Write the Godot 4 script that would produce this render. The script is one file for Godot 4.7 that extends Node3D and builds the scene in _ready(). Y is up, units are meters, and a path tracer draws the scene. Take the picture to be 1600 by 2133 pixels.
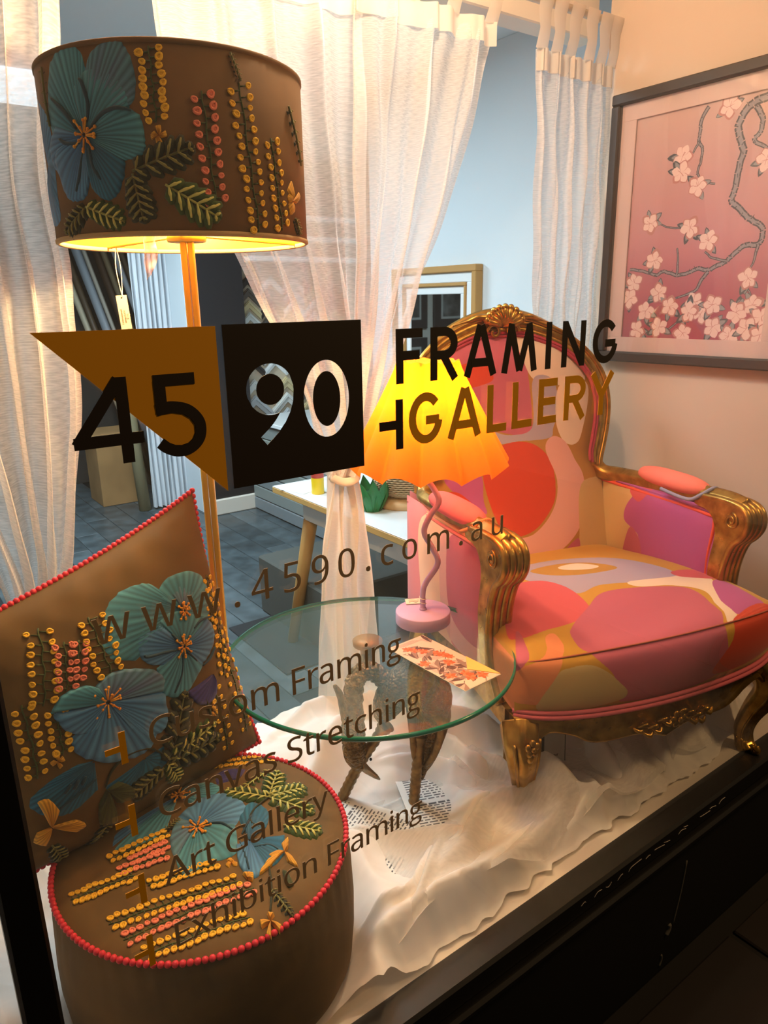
extends Node3D
# A shop window at night: floor lamp, pillow, pouf, crane table, armchair and a framed print behind lettered glass.
const SHADE_PETALS := [[1,-.336,.332,-.348,.423,-.309,.396,-.299,.356,-.306,.291,-.311,.249,-.373,.25,-.373,.284],[0,-.216,.355,-.286,.354,-.3,.388,-.289,.43,-.268,.46,-.232,.47,-.209,.463,-.201,.435],[3,-.212,.358,-.204,.435,-.189,.458,-.157,.472,-.138,.461,-.129,.422,-.137,.393,-.163,.382],[1,-.213,.355,-.275,.378,-.307,.357,-.307,.328,-.268,.303,-.237,.31],[0,-.212,.357,-.231,.415,-.2,.438,-.163,.432,-.144,.408,-.141,.387],[0,-.213,.355,-.158,.393,-.129,.378,-.124,.346,-.129,.328,-.155,.321,-.174,.324],[2,-.213,.355,-.155,.323,-.161,.297,-.176,.274,-.195,.271,-.212,.285,-.216,.314],[1,-.213,.355,-.212,.317,-.226,.28,-.251,.272,-.272,.281,-.291,.329,-.276,.347]]
const SHADE_STROKES := [[7,-.204,.363,-.182,.38,-.159,.387,-.138,.383],[7,-.206,.373,-.201,.396,-.207,.421,-.212,.427],[7,-.223,.347,-.251,.349,-.267,.357],[7,-.22,.334,-.232,.303,-.243,.285],[7,-.208,.339,-.204,.314,-.194,.297],[7,-.227,.365,-.247,.39,-.276,.412]]
const SHADE_SPRAYS := [[0,-.107,.462,-.106,.368,9,-.012,-.001],[1,-.041,.411,-.032,.261,10,-.012,-.002],[0,.016,.428,.036,.228,14,-.013,-.003],[0,.07,.363,.086,.233,9,-.011,-.002]]
const SHADE_FRONDS := [[0,-.146,.306,-.057,.339,.04],[0,-.146,.303,-.136,.239,.038],[1,-.102,.288,-.029,.244,.044],[1,-.229,.263,-.165,.24,.032],[0,-.229,.263,-.285,.23,.03],[0,.118,.416,.161,.338,.016],[0,-.297,.456,-.294,.378,.009],[0,.004,.464,.018,.43,.01],[0,.123,.254,.139,.23,.016]]
const SHADE_LILIES := [[5,.12,.279,.105,.294,.119,.309,.127,.294],[5,.12,.279,.148,.297,.152,.288,.133,.277],[5,.12,.279,.129,.266,.11,.258,.106,.274],[5,.122,.281,.112,.291,.104,.283,.109,.275],[5,-.105,.352,-.109,.364,-.101,.365,-.101,.356],[5,-.105,.352,-.095,.359,-.094,.351,-.102,.348],[5,-.105,.352,-.098,.342,-.108,.34,-.11,.348],[5,-.105,.352,-.115,.346,-.116,.353,-.11,.358]]
const PILLOW_PETALS := [[2,.282,.382,.23,.398,.159,.386,.087,.346,.089,.283,.147,.232,.201,.228,.274,.265],[2,.45,.284,.297,.259,.334,.194,.439,.206,.529,.212,.529,.287],[0,.753,.708,.509,.647,.432,.705,.429,.784,.491,.867,.577,.884,.663,.853,.699,.788],[0,.753,.708,.659,.795,.724,.836,.828,.812,.901,.755,.915,.663,.855,.604],[3,.753,.708,.711,.81,.778,.803,.839,.746,.806,.711],[1,.706,.594,.661,.707,.561,.736,.528,.684,.551,.614,.619,.566],[0,.706,.594,.633,.726,.695,.735,.798,.678,.862,.619,.817,.588],[1,.706,.594,.858,.635,.889,.567,.85,.514,.771,.487,.725,.519],[0,.706,.594,.781,.486,.69,.435,.621,.437,.565,.489,.579,.578],[4,.813,.426,.67,.428,.699,.37,.752,.335,.801,.351,.82,.398],[1,.37,.568,.231,.503,.237,.432,.326,.348,.453,.302,.515,.347],[3,.37,.568,.34,.635,.415,.657,.517,.614,.596,.546,.577,.482],[1,.37,.568,.584,.486,.567,.373,.504,.35,.413,.424],[0,.37,.568,.196,.624,.247,.668,.317,.664,.362,.628],[1,.37,.568,.199,.626,.224,.536,.273,.495,.319,.493],[5,.123,.2,.097,.32,.127,.321,.152,.254],[5,.123,.2,.145,.198,.196,.185,.224,.141,.188,.132],[5,.123,.2,.084,.2,.075,.161,.104,.129],[6,.3,.246,.342,.258,.386,.205,.392,.15,.332,.164],[6,.302,.249,.271,.201,.271,.106,.331,.074,.29,.164]]
const PILLOW_STROKES := [[7,.689,.594,.626,.617,.554,.639,.545,.652],[7,.695,.573,.664,.507,.617,.459],[7,.713,.572,.748,.515],[7,.699,.607,.671,.663],[7,.892,.612,.824,.635,.775,.629],[7,.858,.51,.819,.491,.77,.484],[7,.152,.267,.21,.29,.273,.318],[7,.173,.316,.194,.342],[7,.2,.317,.219,.345],[7,.226,.32,.242,.345],[6,.528,.245,.474,.313,.39,.339,.327,.311,.297,.259],[6,.534,.22,.575,.288,.626,.337],[6,.742,.386,.748,.303,.75,.176]]
const PILLOW_SPRAYS := [[0,.267,.911,.189,.66,8,-.028,.016],[1,.315,.834,.264,.675,6,-.024,.014],[1,.359,.816,.298,.69,5,-.017,.013],[0,.416,.867,.415,.645,8,-.038,.007],[0,.132,.695,.115,.41,8,-.023,.006],[0,.215,.634,.197,.458,6,-.022,.009],[0,.949,.708,.878,.384,10,-.026,.012],[0,.932,.544,.935,.101,11,-.034,.016],[0,.801,.39,.811,.09,7,-.021,.01],[0,.931,.744,.887,.569,6,-.02,.009]]
const PILLOW_FRONDS := [[0,.529,.208,.663,.447,.052],[0,.529,.208,.775,.181,.05],[1,.529,.212,.572,.101,.03],[0,.513,.202,.385,.159,.044],[0,.305,.115,.266,-.038,.03],[0,.121,.12,.173,-.013,.024],[1,.539,.227,.769,.249,.04]]
const PILLOW_LILIES := [[5,.176,.445,.171,.475,.186,.469,.182,.452],[5,.176,.445,.194,.456,.198,.435,.184,.436],[5,.176,.445,.189,.421,.177,.413,.173,.432],[5,.176,.445,.16,.432,.155,.45,.167,.455],[5,.767,.296,.759,.324,.786,.308,.778,.289],[5,.767,.296,.781,.267,.754,.283,.755,.299]]
const POUF_PETALS := [[1,.001,-.121,-.133,-.069,-.116,-.098,-.066,-.108,-.023,-.12],[0,.001,-.121,-.051,-.044,-.09,-.039,-.13,-.061,-.072,-.09],[0,.001,-.121,.017,-.143,.059,-.131,.073,-.1,.048,-.082,.011,-.081],[4,.116,-.105,.072,-.111,.083,-.142,.11,-.147,.138,-.126],[2,.052,.065,.063,-.006,.101,-.024,.113,.014,.093,.048,.07,.056],[1,-.002,-.023,-.02,-.066,.03,-.088,.077,-.072,.086,-.019,.051,.015],[0,-.002,-.023,.052,.01,.023,.075,-.024,.068,-.063,.076,-.06,.025],[3,-.002,-.023,-.062,.031,-.052,-.021,-.02,-.064],[2,.052,.065,.108,.082,.088,.119,.061,.133,.047,.119],[1,.052,.065,.053,.125,.025,.138,.016,.104,.032,.057],[5,.088,.119,.09,.102,.109,.094,.098,.113],[5,.088,.119,.094,.13,.092,.156,.083,.137],[5,.088,.119,.062,.131,.033,.137,.063,.116],[5,.088,.119,.077,.111,.063,.113,.071,.127],[5,.014,.135,.012,.121,.026,.131,.019,.143],[5,.008,.223,-.004,.21,-.007,.224],[5,.008,.223,-.008,.237,-.003,.246],[5,.008,.223,.011,.245,.019,.236],[5,.009,.22,.019,.215,.01,.207],[6,.07,.163,.067,.15,.059,.181,.069,.184]]
const POUF_STROKES := [[7,.038,.059,.031,.094,.024,.122],[7,.052,.084,.073,.093,.082,.11],[7,.048,.046,.082,.013],[7,.006,-.015,.03,-.001,.04,.026],[6,.134,-.019,.094,-.001,.075,.023,.082,.05],[6,.056,.126,.036,.173,.015,.208],[6,.036,.173,.041,.2,.042,.232]]
const POUF_SPRAYS := [[0,-.147,-.042,-.048,-.037,10,-.001,.008],[1,-.122,-.013,-.057,-.011,8,-.001,.007],[1,-.142,-.005,-.068,.012,8,-.001,.007],[0,-.216,-.001,-.122,.018,11,-.001,.01],[0,-.114,.052,-.01,.08,11,-.001,.007],[0,-.183,.083,.004,.129,18,-.001,.01],[1,-.174,.122,.016,.153,18,-.001,.009],[0,-.159,.162,-.012,.196,14,-.001,.009],[0,.091,-.181,.2,-.132,12,-.004,.01]]
const POUF_FRONDS := [[1,.131,-.017,.074,-.082,.038],[1,.131,-.017,.184,-.083,.038],[1,.134,-.019,.201,-.007,.042],[1,.132,-.016,.178,.064,.04],[1,.117,.063,.164,.111,.036],[0,-.051,-.044,-.021,-.055,.016],[0,.036,.173,.04,.233,.018],[1,.172,-.095,.096,-.064,.02]]
const POUF_LILIES := [[5,.008,.09,.004,.081,.011,.079,.014,.088],[5,.008,.09,.017,.093,.013,.101,.008,.097],[5,.008,.09,.001,.097,-.001,.088,.004,.085]]
const STAMENS := [[-.213,.356],[.753,.708],[.707,.597],[.37,.568],[.001,-.121],[-.006,-.014]]
const PILLOW_CORNERS := [[.052,.255,-.345],[.556,.24,-.474],[.022,.667,-.382],[.478,.79,-.514],[.25,.106,.962]]
const BACK_BLOBS := [[1,-.209,.967,-.159,1.008,-.066,1.02,.028,1.014,.056,.962,.064,.88,.061,.756,.016,.738,-.062,.756,-.183,.788,-.246,.897],[2,-.19,.931,-.089,.952,-.058,.92,-.063,.894,-.158,.876,-.204,.875],[3,.037,1.017,.128,1.027,.241,.968,.267,.883,.171,.871,.081,.893,.047,.962],[4,.078,.893,.147,.889,.156,.805,.134,.751,.114,.722,-.017,.724,-.032,.739,.061,.756],[3,.171,.874,.274,.868,.238,.729,.205,.696,.164,.713,.145,.778],[4,-.108,.769,-.031,.743,.065,.735,-.002,.72,-.097,.721,-.172,.747],[2,-.115,.622,-.101,.688,-.018,.719,.063,.708,.116,.654,.124,.569,.102,.515,.037,.46,-.045,.453,-.087,.51],[5,.101,.691,.128,.726,.172,.708,.206,.649,.231,.587,.215,.473,.136,.397,.029,.375,-.054,.367,-.063,.438,.036,.45,.11,.514,.132,.597],[6,.231,.587,.432,.529,.356,.308,.17,.335,.195,.418],[7,-.237,.634,-.183,.642,-.122,.636,-.121,.568,-.117,.527,-.19,.576],[2,-.233,.594,-.188,.589,-.134,.522,-.211,.518],[1,.14,.39,.194,.418,.18,.348,.112,.358]]
const SEAT_BLOBS := [[4,-.137,-.362,-.057,-.418,.067,-.414,.189,-.337,.23,-.16,.114,-.151,-.001,-.174,-.088,-.153,-.134,-.251],[0,-.087,-.359,.012,-.379,.095,-.342,.124,-.264,.018,-.259,-.062,-.294],[3,-.004,-.35,.059,-.358,.094,-.306,.057,-.291,-.001,-.317],[8,-.217,-.253,-.12,-.273,-.086,-.195,-.105,-.078,-.15,-.04,-.243,-.026,-.342,-.044],[1,-.108,-.079,-.021,-.133,.088,-.121,.185,-.078,.183,.004,.149,.066,.149,.165,.036,.196,-.1,.189,-.143,.173,-.165,.11,-.227,.019],[3,.079,-.163,.203,-.147,.293,-.158,.293,-.107,.225,-.009,.207,.039,.166,.053,.214,-.046,.162,-.102,.08,-.128],[7,.264,-.074,.316,-.097,.321,-.015,.312,.036,.209,.034],[2,.202,.043,.33,.031,.342,.16,.125,.17,.165,.094],[9,-.329,.058,-.272,-.006,-.249,.004,-.293,.093,-.324,.172,-.404,.13,-.412,.067],[10,-.295,.095,-.26,.078,-.209,.082,-.155,.123,-.13,.176,-.32,.19],[1,-.322,-.048,-.32,-.021,-.353,.059,-.384,.064],[8,.231,-.178,.348,-.165,.318,-.103,.225,-.137]]
const ARM_RIGHT_BLOBS := [[7,-.461,.486,-.443,.55,-.371,.596,-.11,.59,-.078,.421,-.213,.384,-.423,.347,-.393,.447],[8,-.45,.578,-.372,.603,-.406,.552],[1,-.465,.332,-.437,.463,-.393,.447,-.344,.374,-.162,.389,-.441,.31]]
const ARM_LEFT_BLOBS := [[11,-.38,.617,-.325,.607,-.336,.451,-.293,.298,-.421,.239,-.483,.536],[5,-.339,.591,-.262,.624,-.081,.588,-.056,.323,-.201,.249,-.32,.326,-.35,.472],[1,-.286,.581,-.123,.585,-.079,.544,-.071,.398,-.156,.335,-.281,.369,-.31,.486],[2,-.135,.369,-.097,.492,-.067,.504,-.055,.299,-.131,.285]]
const CURTAIN_MIDDLE := [[1.8,.601,1.1],[1.7,.601,1.099],[1.6,.603,1.097],[1.5,.621,1.095],[1.4,.652,1.094],[1.3,.695,1.092],[1.2,.748,1.091],[1.1,.798,1.089],[1,.852,1.088],[.9,.896,1.082],[.8,.932,1.074],[.74,.95,1.051],[.69,.961,1.029]]
const CURTAIN_SIDE := [[1.8,1.067,1.504],[1.7,1.065,1.477],[1.6,1.062,1.449],[1.5,1.059,1.414],[1.4,1.057,1.374],[1.3,1.054,1.327],[1.2,1.05,1.274],[1.1,1.045,1.229],[1,1.04,1.18],[.9,1.027,1.13],[.8,1.01,1.087],[.74,.981,1.056],[.69,.961,1.029]]
const CURTAIN_TAIL := [[.69,.96,1.028],[.6,.944,1.053],[.5,.927,1.067],[.4,.916,1.073],[.3,.906,1.082],[.2,.895,1.092],[.1,.884,1.095],[.005,.875,1.095]]
const CURTAIN_LEFT := [[1.8,.098,.443],[1.6,.098,.423],[1.4,.098,.389],[1.3,.098,.384],[1.2,.098,.391],[1.1,.099,.387],[1,.099,.383],[.9,.101,.373],[.8,.124,.353],[.7,.147,.332],[.6,.174,.308],[.5,.191,.271],[.4,.193,.247],[.2,.194,.239],[.02,.194,.239]]
const CURTAIN_RIGHT := [[1.77,1.662,1.999],[1.6,1.666,2.011],[1.4,1.669,2.007],[1.2,1.679,2.01],[1,1.688,2.021],[.8,1.693,2.039],[.5,1.693,2.059],[.02,1.693,2.059]]
const ART_BRANCHES := [[34,12,.872,.024,.789,.036,.733,.067,.702,.119,.724,.167,.75,.216,.737,.266,.732,.318,.723,.37,.711,.411,.763,.445,.825,.485,.902,.519,.927,.55,.908,.596,.835,.596,.775,.621,.724,.656,.651,.678,.604,.693,.531,.684,.472,.699,.388,.71,.298,.691,.233,.706,.163,.69,.025,.674],[16,6,.499,.015,.462,.059,.46,.106,.457,.147,.487,.187,.48,.234,.467,.275,.502,.309,.594,.332],[10,6,.457,.147,.424,.192],[16,7,.605,.699,.561,.74,.536,.779,.466,.798,.393,.814],[14,5,.908,.596,.898,.644,.873,.704],[8,4,.847,.765,.888,.79,.909,.827],[10,6,.388,.71,.389,.644,.376,.591],[10,6,.724,.656,.625,.643,.571,.612],[24,12,.801,.054,.843,.099,.844,.148,.807,.183,.873,.213,.911,.234],[6,4,.399,.501,.28,.491,.21,.457],[8,4,.36,.961,.421,.926,.505,.919]]
const ART_BLOSSOMS := [.353,.196,.353,.264,.476,.331,.155,.467,.452,.504,.588,.569,.212,.637,.069,.737,.268,.789,.176,.872,.355,.851,.534,.832,.584,.885,.29,.948,.471,.973,.674,.943,.789,.981,.869,.734,.916,.846,.82,.878,.98,.896,.637,.032,.658,.845,.895,.266,.037,.814,.897,.947,.117,.965,.499,.878,.984,.971]

var M := {}
var rng := RandomNumberGenerator.new()
const FY := -0.4          # shop floor, below the display platform (y = 0)

# ---------------------------------------------------------------- shape helpers
func begin() -> SurfaceTool:
	var st := SurfaceTool.new()
	st.begin(Mesh.PRIMITIVE_TRIANGLES)
	return st

func tri(st: SurfaceTool, a: Vector3, b: Vector3, c: Vector3) -> void:
	st.add_vertex(a); st.add_vertex(c); st.add_vertex(b)

func quad(st: SurfaceTool, a: Vector3, b: Vector3, c: Vector3, d: Vector3) -> void:
	tri(st, a, b, c); tri(st, a, c, d)

# rows of points to a smooth skin with UVs (u along a row, v across the rows)
func skin(st: SurfaceTool, rows: Array, ring := false, uvs: Array = [], cols: Array = []) -> void:
	for i in rows.size() - 1:
		var n: int = rows[i].size()
		for j in (n if ring else n - 1):
			var k := (j + 1) % n
			var id := [[i, j], [i + 1, j], [i + 1, k], [i, j], [i + 1, k], [i, k]]
			for e in id:
				var uv := Vector2(float(e[1]) / (n - 1.0), float(e[0]) / (rows.size() - 1.0))
				if uvs.size(): uv = uvs[e[0]][e[1]]
				st.set_uv(uv)
				if cols.size(): st.set_color(cols[e[0]][e[1]])
				st.add_vertex(rows[e[0]][e[1]])

func fan(st: SurfaceTool, ring: Array, mid: Vector3, flip := false, uv := Vector2(.5, .5)) -> void:
	for j in ring.size():
		var a: Vector3 = ring[j]
		var b: Vector3 = ring[(j + 1) % ring.size()]
		st.set_uv(uv)
		if flip: tri(st, mid, a, b)
		else: tri(st, mid, b, a)

func frames(pts: Array) -> Array:
	var out := []
	var nrm := Vector3.UP
	for i in pts.size():
		var t: Vector3 = (pts[mini(i + 1, pts.size() - 1)] - pts[maxi(i - 1, 0)]).normalized()
		if i == 0:
			nrm = Vector3.UP if absf(t.y) < .9 else Vector3.RIGHT
		nrm = (nrm - t * nrm.dot(t)).normalized()
		out.append([nrm, t.cross(nrm)])
	return out

# swept tube; rad is a number or one per point; flat squashes the second axis
func tube(st: SurfaceTool, pts: Array, rad, n := 8, flat := 1.0, rib := 0.0, ribs := 0) -> void:
	var fr := frames(pts)
	var rows := []
	for i in pts.size():
		var r: float = rad[i] if rad is Array else rad
		var row := []
		for j in n:
			var a := TAU * j / n
			var rr := r * (1.0 + (rib * cos(a * ribs) if ribs > 0 else 0.0))
			row.append(pts[i] + fr[i][0] * cos(a) * rr + fr[i][1] * sin(a) * rr * flat)
		rows.append(row)
	skin(st, rows, true)
	fan(st, rows[0], pts[0])
	fan(st, rows[-1], pts[-1], true)

func lathe(st: SurfaceTool, prof: Array, at: Vector3, n := 32) -> void:
	var rows := []
	for p in prof:
		var row := []
		for j in n:
			var a := TAU * j / n
			row.append(at + Vector3(cos(a) * p[0], p[1], sin(a) * p[0]))
		rows.append(row)
	skin(st, rows, true)

func box(st: SurfaceTool, lo: Vector3, hi: Vector3, bev := 0.003, xf := Transform3D.IDENTITY) -> void:
	var c := (lo + hi) / 2
	var h := (hi - lo) / 2
	bev = minf(bev, minf(h.x, minf(h.y, h.z)) * .9)
	st.set_smooth_group(-1)
	for ax in 3:
		var u := (ax + 1) % 3
		var v := (ax + 2) % 3
		for s: float in [-1.0, 1.0]:
			var q := []
			for e in [[-1, -1], [1, -1], [1, 1], [-1, 1]]:
				var p := Vector3()
				p[ax] = h[ax] * s; p[u] = (h[u] - bev) * e[0]; p[v] = (h[v] - bev) * e[1]
				q.append(p)
			if s < 0: q.reverse()
			boxq(st, q, c, xf, u, v)
			for e: float in [-1.0, 1.0]:                    # bevel between face ax and face u
				var b := []
				for f in [-1, 1]:
					var p := Vector3(); p[ax] = h[ax] * s; p[u] = (h[u] - bev) * e; p[v] = (h[v] - bev) * f
					var r := Vector3(); r[ax] = (h[ax] - bev) * s; r[u] = h[u] * e; r[v] = (h[v] - bev) * f
					if f < 0: b.append(p); b.append(r)
					else: b.append(r); b.append(p)
				if s * e < 0: b.reverse()
				boxq(st, b, c, xf, u, v)
	for sx: float in [-1.0, 1.0]:
		for sy: float in [-1.0, 1.0]:
			for sz: float in [-1.0, 1.0]:
				var a := c + Vector3(h.x * sx, (h.y - bev) * sy, (h.z - bev) * sz)
				var b := c + Vector3((h.x - bev) * sx, h.y * sy, (h.z - bev) * sz)
				var d := c + Vector3((h.x - bev) * sx, (h.y - bev) * sy, h.z * sz)
				if sx * sy * sz > 0: tri(st, xf * a, xf * b, xf * d)
				else: tri(st, xf * a, xf * d, xf * b)
	st.set_smooth_group(0)

func boxq(st: SurfaceTool, q: Array, c: Vector3, xf: Transform3D, u: int, v: int) -> void:
	for k in [0, 2, 1, 0, 3, 2]:
		st.set_uv(Vector2(q[k][u] + c[u], q[k][v] + c[v]))
		st.add_vertex(xf * (c + q[k]))

# flat outline (x, y) pushed from z0 to z1
func prism(st: SurfaceTool, poly: PackedVector2Array, z0: float, z1: float, xf := Transform3D.IDENTITY) -> void:
	var p := poly
	if Geometry2D.is_polygon_clockwise(p): p.reverse()
	var ids := Geometry2D.triangulate_polygon(p)
	st.set_smooth_group(-1)
	for k in range(0, ids.size(), 3):
		var a := p[ids[k]]; var b := p[ids[k + 1]]; var c := p[ids[k + 2]]
		if (b - a).cross(c - a) < 0:
			var t := b; b = c; c = t
		st.set_uv(a)
		tri(st, xf * Vector3(a.x, a.y, z1), xf * Vector3(b.x, b.y, z1), xf * Vector3(c.x, c.y, z1))
		tri(st, xf * Vector3(a.x, a.y, z0), xf * Vector3(c.x, c.y, z0), xf * Vector3(b.x, b.y, z0))
	for k in p.size():
		var a := p[k]; var b := p[(k + 1) % p.size()]
		quad(st, xf * Vector3(a.x, a.y, z0), xf * Vector3(b.x, b.y, z0), xf * Vector3(b.x, b.y, z1), xf * Vector3(a.x, a.y, z1))
	st.set_smooth_group(0)

func ball(st: SurfaceTool, at: Vector3, r: Vector3, n := 8, m := 6) -> void:
	var rows := []
	for i in m + 1:
		var t := PI * i / m
		var row := []
		for j in n:
			var a := TAU * j / n
			row.append(at + Vector3(r.x * sin(t) * cos(a), r.y * cos(t), r.z * sin(t) * sin(a)))
		rows.append(row)
	skin(st, rows, true)

func curve(pts: Array, per := 6, closed := false) -> Array:     # Catmull-Rom through points
	var out := []
	var n := pts.size()
	for i in (n if closed else n - 1):
		var p0 = pts[(i - 1 + n) % n] if closed or i > 0 else pts[0]
		var p1 = pts[i]
		var p2 = pts[(i + 1) % n]
		var p3 = pts[(i + 2) % n] if closed or i + 2 < n else pts[n - 1]
		for k in per:
			var t := float(k) / per
			out.append(.5 * ((2.0 * p1) + (p2 - p0) * t + (2.0 * p0 - 5.0 * p1 + 4.0 * p2 - p3) * t * t + (3.0 * p1 - p0 - 3.0 * p2 + p3) * t * t * t))
	if not closed: out.append(pts[n - 1])
	return out

# ---------------------------------------------------------------- objects
func commit(st: SurfaceTool) -> ArrayMesh:
	st.generate_normals()
	return st.commit()

func part(called: String, st, m: Material, parent: Node3D, world := false, label := "") -> MeshInstance3D:
	var o := MeshInstance3D.new()
	o.name = called
	o.mesh = commit(st) if st is SurfaceTool else st
	o.material_override = m
	parent.add_child(o, true)
	if world and parent.get_parent() == self: o.position = -parent.position
	if label: o.set_meta("label", label)
	return o

func tag(o: Node, label: String, category: String, group := "") -> Node:
	o.set_meta("label", label); o.set_meta("category", category)
	if group: o.set_meta("group", group)
	return o

func thing(called: String, at: Vector3, label: String, category: String, group := "") -> Node3D:
	var o := Node3D.new()
	o.name = called
	add_child(o, true)
	o.position = at
	tag(o, label, category, group)
	return o

func solo(called: String, st, m: Material, label: String, category: String, group := "") -> MeshInstance3D:
	var o := part(called, st, m, self)
	tag(o, label, category, group)
	return o

func struct(called: String, st, m: Material) -> MeshInstance3D:
	var o := part(called, st, m, self)
	o.set_meta("kind", "structure")
	return o

# ---------------------------------------------------------------- materials
func mat(c: Color, rough := .6, metal := 0.0) -> StandardMaterial3D:
	var m := StandardMaterial3D.new()
	m.albedo_color = c
	m.roughness = rough
	m.metallic = metal
	return m

func noise_tex(freq: float, a: Color, b: Color, size := 512, oct := 4, s := 1) -> NoiseTexture2D:
	var n := FastNoiseLite.new()
	n.seed = s
	n.frequency = freq
	n.fractal_octaves = oct
	var g := Gradient.new()
	g.set_color(0, a); g.set_color(1, b)
	var t := NoiseTexture2D.new()
	t.width = size; t.height = size; t.seamless = true; t.noise = n; t.color_ramp = g
	return t

func velvet(c: Color, k: int) -> StandardMaterial3D:
	var m := mat(c, .85)
	m.albedo_texture = noise_tex(.006, Color(.8, .8, .8), Color(1, 1, 1), 512, 5, k)
	m.uv1_triplanar = true
	m.uv1_scale = Vector3(3, 3, 3)
	m.rim_enabled = true; m.rim = .45; m.rim_tint = 1.0
	return m

func sheer(c: Color, lo: float, hi: float, through: float, scale: Vector3) -> StandardMaterial3D:
	var m := mat(c, .9)
	m.transparency = BaseMaterial3D.TRANSPARENCY_ALPHA
	m.albedo_texture = noise_tex(.02, Color(1, 1, 1, lo), Color(1, 1, 1, hi), 512, 3, 9)
	m.uv1_scale = scale
	m.cull_mode = BaseMaterial3D.CULL_DISABLED
	m.backlight_enabled = true
	m.backlight = Color(through, through, through)
	return m

func fill(img: Image, pts: PackedVector2Array, c: Color) -> void:    # scan-line polygon
	var lo := 1e9
	var hi := -1e9
	for p in pts:
		lo = minf(lo, p.y); hi = maxf(hi, p.y)
	for y in range(maxi(0, int(lo)), mini(img.get_height() - 1, int(hi) + 1) + 1):
		var xs := []
		for k in pts.size():
			var a := pts[k]; var b := pts[(k + 1) % pts.size()]
			if (a.y <= y) != (b.y <= y):
				xs.append(a.x + (y - a.y) / (b.y - a.y) * (b.x - a.x))
		xs.sort()
		for k in range(0, xs.size() - 1, 2):
			var x0 := maxi(0, int(round(xs[k]))); var x1 := mini(img.get_width(), int(round(xs[k + 1])))
			if x1 > x0: img.fill_rect(Rect2i(x0, y, x1 - x0, 1), c)

func line(img: Image, pts: Array, w0: float, w1: float, c: Color) -> void:
	for i in pts.size() - 1:
		var a: Vector2 = pts[i]; var b: Vector2 = pts[i + 1]
		var n := (b - a).orthogonal().normalized()
		var t0 := lerpf(w0, w1, float(i) / (pts.size() - 1)) / 2
		var t1 := lerpf(w0, w1, float(i + 1) / (pts.size() - 1)) / 2
		fill(img, PackedVector2Array([a + n * t0, b + n * t1, b - n * t1, a - n * t0]), c)

func lin(r: float, g: float, b: float) -> Color:        # sRGB bytes to linear
	return Color(r / 255, g / 255, b / 255).srgb_to_linear()

func srgb(r: float, g: float, b: float) -> Color:
	return Color(r / 255, g / 255, b / 255)

# the blob print of the armchair: lo..hi is the part of the panel's own plane that the picture covers
func blob_print(blobs: Array, lo: Vector2, hi: Vector2, base: Color) -> StandardMaterial3D:
	var pal := [srgb(184, 134, 45), srgb(188, 92, 116), srgb(206, 60, 24), srgb(236, 212, 188), srgb(172, 160, 178), srgb(226, 168, 158), srgb(206, 174, 118), srgb(182, 84, 146), srgb(208, 84, 92), srgb(232, 142, 92), srgb(206, 178, 118), srgb(240, 190, 156)]
	var img := Image.create(768, 768, false, Image.FORMAT_RGB8)
	img.fill(base)
	for b in blobs:
		var pts := []
		for k in range(1, b.size(), 2):
			pts.append((Vector2(b[k], b[k + 1]) - lo) / (hi - lo) * 767.0)
		fill(img, PackedVector2Array(curve(pts, 8, true)), pal[b[0]])
	var m := mat(Color.WHITE, .8)
	m.albedo_texture = ImageTexture.create_from_image(img)
	m.texture_repeat = false
	m.rim_enabled = true; m.rim = .35; m.rim_tint = .7
	return m

func metal_gold() -> StandardMaterial3D:
	var m := mat(Color.WHITE, .4, .85)
	m.albedo_texture = noise_tex(.02, srgb(140, 100, 40), srgb(224, 180, 92), 256, 4, 5)
	m.uv1_triplanar = true
	m.uv1_scale = Vector3(4, 4, 4)
	m.roughness_texture = noise_tex(.03, Color(.6, .6, .6), Color(1, 1, 1), 256, 3, 6)
	return m

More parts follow.
